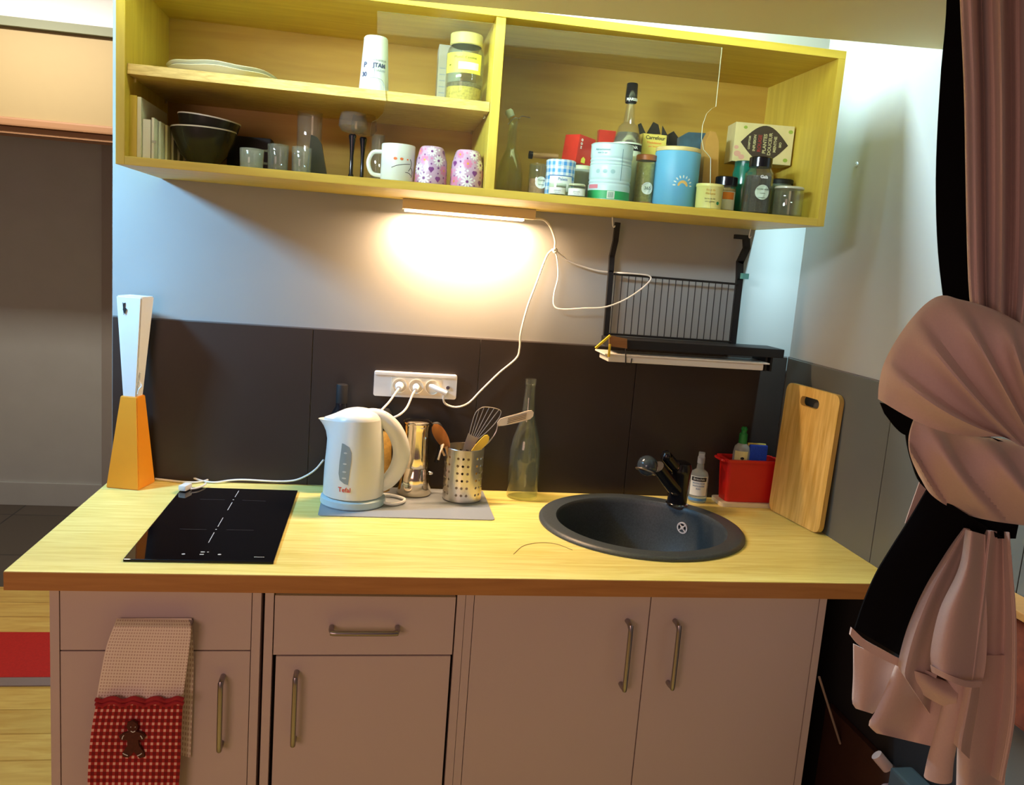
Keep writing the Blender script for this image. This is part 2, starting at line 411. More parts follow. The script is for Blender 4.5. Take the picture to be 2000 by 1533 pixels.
# ------------------------------------------------------------------ base cabinets
FY = -.6345
def tube_handle(p0, p1, out=.03, r=.0055):
    p0 = Vector(p0); p1 = Vector(p1); d = (p1 - p0).normalized(); o = Vector((0, -out, 0)); k = .012
    pts = [p0, p0 + o * .55, p0 + o * .85 + d * k * .35, p0 + o + d * k, p1 + o - d * k, p1 + o * .85 - d * k * .35, p1 + o * .55, p1]
    return tube(new_bm(), pts, r, seg=12, smooth=5)
def hnd(name_parent, a, b):
    A = at(*a, 'y', FY); B = at(*b, 'y', FY); A.y = B.y = FY
    if abs(A.x - B.x) < .03: A.x = B.x = (A.x + B.x) / 2
    else: A.z = B.z = (A.z + B.z) / 2
    partw('handle', tube_handle(A, B), M_handle, name_parent, True)
def cabinet(x0, x1, label, drawer=True, doors=1, dx0=None, dx1=None, gap_left=.0015):
    c = thing('base_cabinet', label, 'cabinet', ((x0 + x1) / 2, -.33, 0), group='base cabinets under the worktop')
    zt_ = .861; t = .017
    partw('side_panel', bx(x0, x0 + t, FY, -.03, .0, zt_), M_cab, c)
    partw('side_panel', bx(x1 - t, x1, FY, -.03, .0, zt_), M_cab, c)
    bm = new_bm(); box(bm, x0 + t + .0005, x1 - t - .0005, FY + .0225, -.03, .12, .136); box(bm, x0 + t + .0005, x1 - t - .0005, -.036, -.03, .134, zt_ - .004)
    box(bm, x0 + t + .0005, x1 - t - .0005, FY + .0225, FY + .028, .134, zt_ - .004)
    partw('carcass', bm, M_dark, c)  # coloured near-black as the shade behind the door gaps
    partw('plinth', bx(x0 + t + .0005, x1 - t - .0005, FY + .03, FY + .05, 0, .12), M_cab, c)
    return c
f0, f1 = .0865, .450
c1 = cabinet(.069, .466, 'left base cabinet with the towel hung on its drawer')
dr1 = partw('drawer_front', bx(.088, .4475, FY, FY + .018, .7275, .8595, bev=.0008), M_cab, c1)
d1 = partw('door', bx(.088, .4475, FY, FY + .018, .125, .7245, bev=.0008), M_cab, c1)
hnd(d1, (437, 1320), (432, 1450))
TH0 = at(237, 1212, 'y', FY); TH1 = at(373, 1212, 'y', FY); TH0.z = TH1.z = (TH0.z + TH1.z) / 2
partw('handle', tube_handle(TH0, TH1), M_handle, dr1, True)
c2 = cabinet(.4735, .8795, 'middle base cabinet with a bare horizontal drawer handle')
dr2 = partw('drawer_front', bx(.4925, .8595, FY + .002, FY + .02, .7160, .8440, bev=.0008), M_cab, c2)
d2 = partw('door', bx(.4985, .8565, FY, FY + .018, .125, .7135, bev=.0008), M_cab, c2)
hnd(dr2, (648, 1222), (776, 1227)); hnd(d2, (582, 1312), (572, 1440))
c3 = cabinet(.8805, 1.698, 'wide double-door base cabinet below the sink')
d3 = partw('door', bx(.899, 1.2835, FY, FY + .018, .125, .8545, bev=.0008), M_cab, c3)
d4 = partw('door', bx(1.286, 1.6790, FY, FY + .018, .125, .8545, bev=.0008), M_cab, c3)
hnd(d3, (1222, 1212), (1215, 1335)); hnd(d4, (1315, 1212), (1307, 1332))

# ------------------------------------------------------------------ worktop, sink, hob
SCX, SCY, SR = 1.362, -.292, .262
wt = finish('worktop', bx(0, W - .001, -CD, -.0095, CZ - .0375, CZ, bev=.0012), M_counter)
tag(wt, 'pale yellow bamboo worktop running across all base cabinets', 'worktop')
bm = new_bm(); lathe(bm, [(0, -.1), (SR - .018, -.1), (SR - .018, .1), (0, .1)], SCX, SCY, CZ, seg=64)
cut(wt, bm)
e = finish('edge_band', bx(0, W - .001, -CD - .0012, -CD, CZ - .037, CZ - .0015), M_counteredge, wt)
m = mat('sink_composite', (.05, .062, .066), .42, var=.5, scale=220)
sk = thing('sink', 'round dark grey granite sink set into the worktop', 'sink', (SCX, SCY, CZ))
bm = new_bm()
R_ = SR
prof = [(R_ - .05, -.16), (R_ - .022, -.02), (R_ - .022, -.002), (R_, .0006), (R_, .006), (R_ - .004, .0095), (R_ - .014, .0105)]
# bowl is off-centre: towards the front
prof = [(0, -.172), (.03, -.172), (.14, -.170), (.178, -.160), (.196, -.135), (.208, -.06), (.2135, -.006), (.2150, .005), (.2185, .0098), (.252, .0108), (R_ - .004, .0095), (R_, .005), (R_, .0005), (R_ - .02, .0005), (.222, -.01), (.215, -.07), (.204, -.14), (.183, -.168), (.14, -.178), (0, -.180)]
lathe(bm, prof, seg=96)
finish('basin', bm, m, sk, True)
bm = new_bm(); lathe(bm, [(0, -.1715), (.044, -.1715), (.044, -.1695), (.036, -.168), (0, -.168)], seg=32); finish('drain', bm, M_steel, sk, True)
# overflow rosette on the back right of the bowl
po = at(1338, 1029, 'z', CZ - .045) - Vector((SCX, SCY, CZ)); ang = math.atan2(po.y, po.x)
bm = new_bm(); rr_ = .0165
lathe(bm, [(.0125, 0), (rr_, 0), (rr_, .003), (.0125, .003)], seg=28)
for k in range(4):
    a = PI / 4 + k * PI / 2
    tube(bm, [(.002 * math.cos(a), .002 * math.sin(a), .0015), (.0135 * math.cos(a), .0135 * math.sin(a), .0015)], .002, seg=6, smooth=0)
lathe(bm, [(0, .0035), (.005, .003), (.005, 0), (0, 0)], seg=16)
lathe(bm, [(0, .0006), (.0125, .0006), (.0125, 0), (0, 0)], seg=16, mi=1)
Mo = Matrix.Translation((.2095 * math.cos(ang), .2095 * math.sin(ang), -.045)) @ Matrix.Rotation(ang, 4, 'Z') @ Matrix.Rotation(-PI / 2 - .06, 4, 'Y')
bmesh.ops.transform(bm, matrix=Mo, verts=bm.verts); finish('overflow_rosette', bm, [mat('rosette_steel', (.75, .72, .70), .5, .3), M_black], sk, True)
# faint ring mark on the worktop
# hob
hx0, hx1, hy0, hy1 = .195, .4845, -.606, -.0846
hb = thing('induction_hob', 'black glass two-zone induction hob set into the worktop', 'hob', ((hx0 + hx1) / 2, (hy0 + hy1) / 2, CZ))
bm = bx(hx0, hx1, hy0, hy1, CZ + .0002, CZ + .0055, bev=.0015); partw('glass_plate', bm, mat('hob_glass', (.003, .003, .004), .04, spec=.3), hb)
M_print = mat('hob_print', (.55, .56, .58), .5)
def hobm(segs, r=.0006):
    bm = new_bm()
    for (a, b2) in segs:
        A = at(*a, 'z', CZ + .0057); B = at(*b2, 'z', CZ + .0057); d = (B - A).normalized(); n = Vector((-d.y, d.x, 0)) * r
        bm.faces.new([bm.verts.new(A - n), bm.verts.new(B - n), bm.verts.new(B + n), bm.verts.new(A + n)])
    return bm
sc = lambda p: (300 + p[0] * .17, 900 + p[1] * .17)
for seg_ in ([(sc(a), sc(b)) for a, b in (((980, 342), (935, 415)), ((903, 476), (850, 566)), ((798, 652), (738, 755)), ((696, 822), (630, 940)))]): partw('zone_marking', hobm([seg_], .0008), M_print, hb)
for seg_ in ([(sc(a), sc(b)) for a, b in (((535, 440), (820, 447)), ((1020, 452), (1290, 462)), ((300, 782), (610, 788)), ((835, 790), (1150, 797)))]): partw('zone_marking', hobm([seg_], .0005), mat('hob_print_dim', (.08, .08, .09), .5), hb)
for p, r_ in (((916, 446), .002), ((718, 786), .002), ((342, 1070), .0035), ((757, 1075), .0035), ((625, 1047), .002)):
    bm = new_bm(); q = at(*sc(p), 'z', CZ + .0058); disc2(bm, 0, 0, r_, r_)
    bm.faces.ensure_lookup_table()
    for v in bm.faces[-1].verts: v.co = Vector((q.x + v.co.x, q.y + v.co.z, q.z))
    partw('touch_symbol', bm, M_print, hb)
for p in ((565, 1046), (552, 1074)):
    bm = new_bm(); q = at(*sc(p), 'z', CZ + .0058); bm.faces.new([bm.verts.new(q + Vector(d)) for d in ((-.004, -.0025, 0), (.004, -.0025, 0), (.004, .0025, 0), (-.004, .0025, 0))])
    partw('touch_symbol', bm, M_print, hb)
bm = new_bm()
q = at(*sc((1215, 1105)), 'z', CZ + .0058)
for k in range(8): bm.faces.new([bm.verts.new(q + Vector(((k - 4) * .0026 + dx, dy, 0))) for dx, dy in ((0, -.0015), (.0018, -.0015), (.0018, .0015), (0, .0015))])
partw('maker_mark', bm, M_print, hb)
# silicone corner / edge bevel line of the hob is the plate itself

# ------------------------------------------------------------------ lamp with orange foot
def frustum(bm, x0, y0, a0, z0, x1, y1, a1, z1, bev=.002):
    vs = [bm.verts.new((x0 + sx * a0, y0 + sy * a0, z0)) for sx, sy in ((-1, -1), (1, -1), (1, 1), (-1, 1))] + [bm.verts.new((x1 + sx * a1, y1 + sy * a1, z1)) for sx, sy in ((-1, -1), (1, -1), (1, 1), (-1, 1))]
    fs = [(0, 1, 2, 3), (4, 5, 6, 7)] + [(i, (i + 1) % 4, 4 + (i + 1) % 4, 4 + i) for i in range(4)]
    nf = [bm.faces.new([vs[i] for i in f]) for f in fs]
    if bev: bmesh.ops.bevel(bm, geom=list(set(e for f in nf for e in f.edges)), offset=bev, segments=3, affect='EDGES')
    return bm
lb = Vector((.062, -.062, CZ)); za = at(268, 772, 'y', -.062).z - CZ; zb_ = at(272, 578, 'y', -.062).z - CZ
lt = thing('table_lamp', 'orange pyramid lamp with a tall white flared shade, on the left end of the worktop', 'lamp', lb, rz=-.22)
bm = new_bm(); frustum(bm, 0, 0, .043, .0005, .004, 0, .0215, za); finish('lamp_foot', bm, mat('orange_lacquer', (.86, .33, .02), .45), lt)
bm = new_bm(); frustum(bm, .004, 0, .0175, za - .004, .009, 0, .0325, zb_, bev=.003)
# open ragged top
finish('lamp_shade', bm, mat('white_shade', (.80, .86, .90), .6, emit=(.8, .9, 1.0), es=.0), lt)
bm = new_bm(); poly2(bm, [(-.004, zb_ - .018), (.001, zb_ - .016), (-.001, zb_ - .028), (.004, zb_ - .031), (-.001, zb_ - .045), (-.006, zb_ - .034)], y=-.0325)
poly2(bm, [(-.007, zb_ - .016), (-.005, zb_ - .017), (-.003, zb_ - .046), (-.004, zb_ - .047)], y=-.0322)
finish('printed_mark', bm, M_black, lt)
bm = new_bm(); tube(bm, [(.0300, -.012, za + .062), (.0285, -.012, za + .048), (.0265, -.012, za + .040), (.0325, -.012, za + .028), (.0265, -.014, za + .018), (.024, -.014, za + .006)], .0022, seg=6)
finish('torn_edge', bm, mat('white_shade', (1, 1, 1)), lt)

# ------------------------------------------------------------------ cable with switch beside the hob
cs = thing('lamp_cord', 'white lamp cord with inline switch box lying behind the hob', 'cord', at(365, 945, 'z', CZ))
def gp_(pts, z=CZ + .004):
    out = []
    for x, y in pts:
        q = at(x, y, 'z', z)
        if q.y > -.016: q = at(x, y, 'y', -.016); q.z = max(q.z, CZ + .0035)
        out.append(q)
    return out
tube_pts = gp_([(303, 935), (330, 938), (370, 942), (395, 940)]) + [at(412, 934, 'z', CZ + .006), at(417, 927, 'z', CZ + .011), at(408, 921, 'z', CZ + .014), at(390, 920, 'z', CZ + .012), at(373, 926, 'z', CZ + .010)]
bm = new_bm(); tube(bm, tube_pts, .0026, seg=8); 
tube(bm, [at(372, 931, 'z', CZ + .01)] + gp_([(395, 939), (420, 942), (450, 938), (480, 937), (540, 940), (575, 938)]) + [at(600, 928, 'y', -.03), at(618, 915, 'y', -.04), at(632, 898, 'y', -.05)], .0026, seg=8)
tube(bm, gp_([(372, 955), (385, 953), (398, 948), (402, 944)], CZ + .010), .0026, seg=8)
partw('cable', bm, M_white, cs, True)
p = at(352, 935, 'z', CZ + .002); bm = new_bm(); box(bm, -.027, .027, -.010, .010, .0, .024, bev=.004, M=Matrix.Translation((p.x, p.y + .004, CZ + .001)) @ Matrix.Rotation(-.15, 4, 'Z'))
partw('switch_box', bm, M_white, cs)
p = at(363, 952, 'z', CZ + .012); bm = new_bm(); box(bm, -.010, .010, -.02, .014, .0, .014, bev=.004, M=Matrix.Translation((p.x, p.y, CZ + .0075)) @ Matrix.Rotation(-.3, 4, 'Z'))
partw('plug', bm, M_white, cs)

# ------------------------------------------------------------------ mat and kettle
mt_ = [at(x, y, 'z', CZ + .002) for x, y in ((620, 1007), (969, 1018), (949, 956), (648, 945))]
bm = new_bm()
x0, x1, y0, y1 = .550, .985, -.284, -.020
prism(bm, rrect(x0, x1, y0, y1, .012), CZ + .0004, CZ + .0026)
tag(finish('worktop_mat', bm, mat('grey_mat', (.27, .31, .34), .45)), 'smooth grey mat under the kettle and utensil pot', 'mat')
KX, KY = .630, -.168
MZ = CZ + .003
ky = thing('electric_kettle', 'white electric kettle with a curved handle, on the grey mat', 'kettle', (KX, KY, MZ), rz=.02)
M_kw = mat('kettle_white', (.70, .74, .72), .3)
bm = new_bm(); lathe(bm, [(0, 0), (.078, 0), (.081, .004), (.080, .018), (.074, .022), (0, .022)], seg=48, sx=1.02); finish('power_base', bm, mat('kettle_base', (.45, .62, .68), .35), ky, True)
def kr(z):
    t = (z - .024) / .20; return .0765 - .014 * t + .004 * math.sin(PI * t)
bm = new_bm(); seg = 56; zs = [.024, .026, .05, .08, .11, .14, .165, .185, .200, .212, .222]
rings = []
for z in zs:
    ring = []
    for i in range(seg):
        a = 2 * PI * i / seg; r = kr(z) if z > .025 else kr(z) - .003
        x = r * math.cos(a); y = r * math.sin(a)
        if z > .15:
            k = ((z - .15) / .072); dd = max(0, -math.cos(a)) ** 10
            x -= .032 * k * k * dd; y *= 1 - .0 * dd
        topz = z
        if z > .19: topz = z + (-.010 * (math.cos(a)) * ((z - .19) / .032)) * 0 + (-.006 * max(0, -math.cos(a)) * ((z - .19) / .032))
        ring.append(bm.verts.new((x, y, topz)))
    rings.append(ring)
for A, B in zip(rings, rings[1:]):
    for k in range(seg): bm.faces.new((A[k], A[(k + 1) % seg], B[(k + 1) % seg], B[k]))
bm.faces.new(rings[0][::-1])
finish('kettle_body', bm, M_kw, ky, True)
bm = new_bm(); lid = []
for j, (s, z) in enumerate(((1.0, .216), (.97, .226), (.82, .236), (.55, .243), (.25, .246))):
    ring = []
    for i in range(seg):
        a = 2 * PI * i / seg; r = (kr(.222) - .0004) * s; dd = max(0, -math.cos(a)) ** 10
        ring.append(bm.verts.new((r * math.cos(a) - (.020 * dd * s if j < 2 else 0), r * math.sin(a), z - (.006 * max(0, -math.cos(a)) * s))))
    lid.append(ring)
for A, B in zip(lid, lid[1:]):
    for k in range(seg): bm.faces.new((A[k], A[(k + 1) % seg], B[(k + 1) % seg], B[k]))
bm.faces.new(lid[-1])
finish('lid', bm, M_kw, ky, True)
bm = new_bm()
tube(bm, [(.012, 0, .226), (.040, 0, .2305), (.068, 0, .221), (.095, 0, .195), (.113, 0, .158), (.117, 0, .125), (.108, 0, .090), (.090, 0, .062), (.068, 0, .046)], lambda t: .012 + .004 * math.sin(PI * t) + .003 * t, seg=16, smooth=6, flat=1.25)
kh = finish('handle', bm, M_kw, ky, True)
bm = new_bm(); box(bm, -.014, .014, -.008, .008, -.002, .003, bev=.001, M=Matrix.Translation((.080, 0, .2275)) @ Matrix.Rotation(.75, 4, 'Y')); finish('switch', bm, mat('switch_grey', (.45, .42, .36), .5), kh)
# water gauge, wrapped on the body and seen from the camera side
def krr(z): return kr(z)
bm = new_bm()
g_o = [(-.016, .168), (-.010, .167), (.004, .160), (.010, .146), (.0105, .125), (.008, .09), (.006, .066), (-.004, .068), (-.016, .076), (-.020, .092), (-.0195, .12), (-.017, .150)]
vs = [bm.verts.new((x, 0, z)) for x, z in g_o]; c0 = bm.verts.new((-.005, 0, .115))
for i in range(len(vs)): bm.faces.new((vs[i], vs[(i + 1) % len(vs)], c0))
bmesh.ops.subdivide_edges(bm, edges=bm.edges[:], cuts=2)
wrap(bm, krr, off=.0007, th=-.26); wg = finish('water_gauge', bm, mat('gauge_grey', (.25, .31, .32), .25), ky, True)
for zz, a in ((.145, .0045), (.118, .005), (.098, .005), (.082, .006)):
    bm = new_bm(); disc2(bm, -.005, zz, a, .0022, 10); wrap(bm, krr, off=.0012, th=-.26); finish('level_mark', bm, mat('gauge_mark', (.5, .55, .55), .3), wg)
bm = text_bm('Tefal', .0165, bold=.0002); wrap(bm, krr, off=.0006, th=-.30, z=.052); finish('lettering', bm, mat('red_print', (.60, .04, .03), .5), ky)
bm = new_bm(); tube(bm, [(.07, -.02, .010), (.095, -.03, .006), (.125, -.012, .006), (.132, .02, .006), (.105, .048, .006), (.07, .052, .008)], .0036, seg=8)
finish('cord', bm, M_white, ky, True)

# ------------------------------------------------------------------ dark bottle, pepper mill behind the kettle
def rprof(points): return points
b = at(660, 945, 'y', -.045); 
bt = thing('dark_bottle', 'tall black bottle standing behind the kettle against the tiles', 'bottle', (b.x, -.046, CZ + .003))
bm = new_bm(); hB = at(663, 753, 'y', -.052).z - CZ
lathe(bm, [(0, 0), (.034, 0), (.036, .004), (.036, .17), (.030, .20), (.0155, .225), (.0135, .25), (.0135, hB - .05), (.0, hB - .05)], seg=32); finish('bottle_body', bm, M_blackg, bt, True)
bm = new_bm(); lathe(bm, [(.0135, hB - .052), (.0152, hB - .05), (.0152, hB - .003), (.014, hB), (0, hB)], seg=24); finish('cap', bm, M_black, bt, True)
p = at(742, 900, 'y', -.04)
b2 = thing('pepper_mill', 'amber glass spice mill with black top, seen through the kettle handle', 'spice mill', (p.x + .004, -.045, CZ + .003))
hB = at(742, 800, 'y', -.045).z - CZ
bm = new_bm(); lathe(bm, [(0, 0), (.027, 0), (.027, .08), (.023, hB - .06), (.020, hB - .055), (0, hB - .055)], seg=28); finish('glass_body', bm, mat('amber_fill', (.55, .33, .08), .3, var=.5, scale=90), b2, True)
bm = new_bm(); lathe(bm, [(0, hB - .055), (.022, hB - .055), (.021, hB - .01), (.014, hB), (0, hB)], seg=28); finish('grinder_cap', bm, M_black, b2, True)

# ------------------------------------------------------------------ moka pot
MX, MY = .790, -.072
mk = thing('moka_pot', 'polished steel stovetop coffee pot between the kettle and the utensil pot', 'coffee pot', (MX, MY, MZ))
hm = at(806, 822, 'y', MY).z - MZ
M_moka = mat('polished_steel', (.78, .68, .52), .1, 1.0)
hl = hm * .38
def tiers(bm, pr_, n=12): lathe(bm, pr_, seg=40)
bm = new_bm(); tiers(bm, [(0, 0), (.043, 0), (.046, .006), (.038, hl - .004), (.036, hl), (0, hl)]); finish('boiler', bm, M_moka, mk, True)
bm = new_bm(); tiers(bm, [(.036, hl), (.037, hl + .003), (.0345, hl + .03), (.0335, hm - .025), (.037, hm - .006), (.041, hm), (.039, hm), (.0325, hm - .024), (.0325, hl + .01), (0, hl + .01)]); finish('upper_chamber', bm, M_moka, mk, True)
bm = new_bm(); lathe(bm, [(0, hm + .004), (.030, hm + .002), (.036, hm - .002), (.036, hm - .005), (0, hm - .004)], seg=32); finish('lid', bm, M_moka, mk, True)
bm = new_bm(); tube(bm, [(.032, .01, hm - .012), (.055, .012, hm - .008), (.066, .012, hm - .03), (.062, .012, hm - .085), (.056, .012, hl + .01)], .007, seg=10, flat=.8); finish('handle', bm, M_black, mk, True)
bm = new_bm(); lathe(bm, [(0, 0), (.005, 0), (.005, .006), (.003, .010), (0, .010)], seg=14)
bmesh.ops.transform(bm, matrix=Matrix.Translation((.037, -.014, hl - .014)) @ Matrix.Rotation(PI / 2, 4, 'Y'), verts=bm.verts); finish('safety_valve', bm, M_chrome, mk, True)

# ------------------------------------------------------------------ utensil holder
HX, HY = .917, -.107
hh = at(898, 880, 'y', HY - .05).z - MZ
Rh = .052
uh = thing('utensil_pot', 'perforated stainless steel utensil pot on the right of the grey mat', 'utensil holder', (HX, HY, MZ), rz=face_cam(HX, HY))
bm = new_bm(); lathe(bm, vessel([(Rh - .002, 0), (Rh, .003), (Rh, hh - .001), (Rh - .0005, hh)], .0014, .003), seg=64)
po = finish('pot_body', bm, M_steel, uh, True)
bm = new_bm()
for row in range(6):
    for col in range(24):
        if col % 4 == 3: continue
        z = .022 + row * (hh - .045) / 5; a = col * 2 * PI / 24 + (.0)
        r2 = bmesh.ops.create_cone(bm, cap_ends=True, segments=10, radius1=.0036, radius2=.0036, depth=.012)
        bmesh.ops.transform(bm, matrix=Matrix.Rotation(a - .3, 4, 'Z') @ Matrix.Translation((0, -Rh, z)) @ Matrix.Rotation(PI / 2, 4, 'X'), verts=r2['verts'])
cut(po, bm)
for p_ in po.data.polygons: p_.use_smooth = False
# utensils: each stands in the pot
def frame_pts(pts, y0, y1):
    n = len(pts); return [at(x, y, 'y', y0 + (y1 - y0) * i / (n - 1)) for i, (x, y) in enumerate(pts)]
M_spoon = wood('spoon_wood', (.42, .20, .06), (.58, .30, .10), stretch=(20, 20, 3))
us = thing('wooden_spoon', 'brown wooden spoon leaning left in the utensil pot', 'spoon', (HX - .01, HY, MZ + .004), group='utensils in the pot')
a0 = at(888, 945, 'y', HY - .01); a1 = at(872, 872, 'y', HY - .02); a2 = at(850, 835, 'y', HY - .03)
bm = new_bm(); tube(bm, [a0, at(880, 905, 'y', HY - .015), a1], .0045, seg=10); partw('spoon_handle', bm, M_spoon, us, True)
d = (a2 - a1).normalized(); side = d.cross(Vector((0, 1, 0))).normalized()
bm = new_bm(); L_ = 16; cen = at(862, 853, 'y', HY - .026); hlx = (at(845, 830, 'y', HY - .03) - at(880, 877, 'y', HY - .022)).length / 2
gr = []
for i in range(L_ + 1):
    t = -1 + 2 * i / L_; wd = .0165 * math.sqrt(max(0.0005, 1 - t * t)) * (1 + .15 * t)
    gr.append([bm.verts.new(cen + d * (hlx * t) + side * (wd * (-1 + 2 * j / 8)) + Vector((0, 1, 0)) * (.006 * (1 - (-1 + 2 * j / 8) ** 2) * (1 - t * t))) for j in range(9)])
for i in range(L_):
    for j in range(8): bm.faces.new((gr[i][j], gr[i][j + 1], gr[i + 1][j + 1], gr[i + 1][j]))
bmesh.ops.solidify(bm, geom=bm.faces[:], thickness=.003); partw('spoon_bowl', bm, M_spoon, us, True)
# second spoon: its handle's end only
u2 = thing('wooden_utensil', 'thin light wooden clip hooked over the left rim of the utensil pot', 'utensil', (HX - .05, HY, MZ + hh - .04), group='utensils in the pot')
bm = new_bm(); tube(bm, [at(866, 868, 'y', HY - .045), at(860, 884, 'y', HY - .056), at(856, 898, 'y', HY - .056)], .003, seg=8, flat=.6)
tube(bm, [at(866, 868, 'y', HY - .045), at(862, 873, 'y', HY - .03), at(868, 890, 'y', HY - .03)], .0025, seg=8); partw('wooden_strip', bm, wood('pale_wood', (.55, .36, .18), (.7, .5, .28)), u2, True)
# slotted steel turner
st = thing('slotted_turner', 'grey slotted fan-shaped turner standing in the utensil pot', 'turner', (HX, HY, MZ + .004), group='utensils in the pot')
K = lambda x, y: (840 + x * .137, 780 + y * .137)
yT = HY - .004
M_turn = mat('turner_steel', (.42, .38, .34), .4, .6)
def P_(x, y, yy=yT): return at(*K(x, y), 'y', yy)
bm = new_bm()
outl = [(560, 490), (600, 330), (650, 190), (720, 125), (790, 108), (900, 120), (985, 145), (1012, 180), (985, 260), (900, 370), (800, 470), (690, 560)]
tube(bm, [P_(*p) for p in outl], .0012, seg=6, smooth=3)
for a, c in (((590, 510), (700, 145)), ((612, 525), (770, 115)), ((632, 540), (845, 112)), ((655, 548), (915, 125)), ((675, 552), (980, 150))): tube(bm, [P_(*a), P_(*c)], .0011, seg=6, smooth=0)
pl = [(548, 480), (600, 520), (700, 555), (640, 640), (590, 735), (470, 735), (500, 610)]
v1 = [P_(x, y) for x, y in pl]; a_ = [bm.verts.new(v) for v in v1]; b_ = [bm.verts.new(v + Vector((0, .0018, 0))) for v in v1]
bm.faces.new(a_); bm.faces.new(b_[::-1])
for i in range(len(a_)): bm.faces.new((a_[i], a_[(i + 1) % len(a_)], b_[(i + 1) % len(a_)], b_[i]))
partw('turner_blade', bm, M_turn, st)
bm = new_bm(); tube(bm, [P_(535, 720), at(905, 905, 'y', yT + .002), at(900, 950, 'y', yT + .004)], .004, seg=8); partw('turner_handle', bm, M_black, st, True)
# yellow wooden spatula tip
ys = thing('yellow_spatula', 'yellow rounded spatula in the front right of the utensil pot', 'spatula', (HX + .02, HY - .02, MZ + .004), group='utensils in the pot')
yS = HY - .022
pl = [(590, 735), (640, 660), (720, 570), (780, 515), (820, 508), (845, 535), (838, 590), (790, 655), (720, 730), (700, 900), (640, 900)]
bm = new_bm(); v1 = [P_(x, y, yS) for x, y in pl]; a_ = [bm.verts.new(v) for v in v1]; b_ = [bm.verts.new(v + Vector((0, .004, 0))) for v in v1]
bm.faces.new(a_); bm.faces.new(b_[::-1])
for i in range(len(a_)): bm.faces.new((a_[i], a_[(i + 1) % len(a_)], b_[(i + 1) % len(a_)], b_[i]))
partw('spatula_blade', bm, mat('yellow_wood', (.85, .55, .05), .5), ys)
bm = new_bm(); tube(bm, [P_(670, 890, yS + .002), at(926, 950, 'y', yS + .004)], .0045, seg=8); partw('spatula_handle', bm, mat('yellow_wood', (1, 1, 1)), ys, True)
# whisk-like wire tongs with cream slotted end
cl = thing('cream_slotted_spatula', 'cream slotted plastic spatula on a bent wire, in front of the clear bottle', 'spatula', (HX + .03, HY + .01, MZ + .004), group='utensils in the pot')
yC = HY + .018
bm = new_bm(); pl = [(955, 385), (960, 330), (1000, 275), (1100, 245), (1250, 205), (1400, 160), (1450, 155), (1478, 185), (1470, 240), (1430, 280), (1300, 320), (1150, 355), (1050, 375)]
v1 = [P_(x, y, yC) for x, y in pl]; a_ = [bm.verts.new(v) for v in v1]; b_ = [bm.verts.new(v + Vector((0, .0025, 0))) for v in v1]
bm.faces.new(a_); bm.faces.new(b_[::-1])
for i in range(len(a_)): bm.faces.new((a_[i], a_[(i + 1) % len(a_)], b_[(i + 1) % len(a_)], b_[i]))
sp_ = partw('spatula_blade', bm, mat('cream_blade', (.78, .66, .50), .5), cl)
bm = new_bm()
for k in range(4):
    y_ = 250 + k * 20
    tube(bm, [P_(1110 - k * 4, y_ + 20 + k * 4, yC - .0005), P_(1380 - k * 5, y_ - 52 + k * 4, yC - .0005)], .0006, seg=5, smooth=0)
finish('slots', rel(bm, sp_), M_black, sp_)
bm = new_bm(); tube(bm, [P_(965, 360, yC), P_(940, 460, yC), P_(870, 570, yC), P_(740, 700, yC), P_(690, 800, yC), P_(650, 1100, yC)], .0018, seg=8); partw('wire_handle', bm, M_steel, cl, True)

# ------------------------------------------------------------------ clear bottle
BX, BY = 1.090, -.062
hb_ = at(1028, 740, 'y', BY).z - CZ
cb = thing('glass_bottle', 'empty clear glass bottle standing right of the utensil pot', 'bottle', (BX, BY, CZ + .0005))
bm = new_bm(); pr_ = [(.040, 0), (.0430, .004), (.0430, .10), (.0420, .135), (.037, .165), (.026, .20), (.0180, .235), (.0145, hb_ - .035), (.0138, hb_ - .018), (.0155, hb_ - .016), (.0155, hb_)]
lathe(bm, vessel(pr_, .0022, .007), seg=48); finish('bottle_body', bm, glass('bottle_glass', (.94, .97, .88), .028), cb, True)

# ------------------------------------------------------------------ faucet
fx, fy = 1.519, -.125
fa = thing('kitchen_faucet', 'black mixer tap with a ball-shaped spout head behind the sink', 'faucet', (fx, fy, CZ + .0095))
M_fa = mat('faucet_black', (.006, .006, .008), .16)
def F_(x, y, yy): return at(1220 + x * .124, 820 + y * .124, 'y', yy)
top = F_(930, 660, fy); ht = top.z - CZ - .0095
bm = new_bm(); lathe(bm, [(0, 0), (.0310, 0), (.0310, .004), (.028, .006), (0, .006)], seg=32); finish('base_ring', bm, M_chrome, fa, True)
bm = new_bm(); lathe(bm, [(0, .006), (.0275, .006), (.0275, .05), (.0300, .09), (.032, ht - .02), (.028, ht - .004), (.016, ht + .002), (0, ht + .003)], seg=32); finish('tap_body', bm, M_fa, fa, True)
h0 = F_(800, 1090, fy - .01); h1 = F_(520, 740, fy - .05); hc = F_(360, 720, fy - .075)
bm = new_bm(); tube(bm, [h0 + Vector((.02, .008, -.004)), h0, h1], lambda t: .023 - .005 * t, seg=20, smooth=4); partw('spout_arm', bm, M_fa, fa, True)
bm = new_bm(); bmesh.ops.create_uvsphere(bm, u_segments=28, v_segments=16, radius=.0275); bmesh.ops.transform(bm, matrix=Matrix.Translation(hc), verts=bm.verts)
hd = partw('spray_head', bm, mat('spray_head', (.05, .07, .09), .12, .3), fa, True)
bm = new_bm(); lathe(bm, [(0, -.002), (.027, -.002), (.029, 0), (.027, .003), (0, .003)], seg=28)
dd = Vector((-.35, -.25, -1)).normalized(); q_ = dd.to_track_quat('-Z', 'Y').to_matrix().to_4x4()
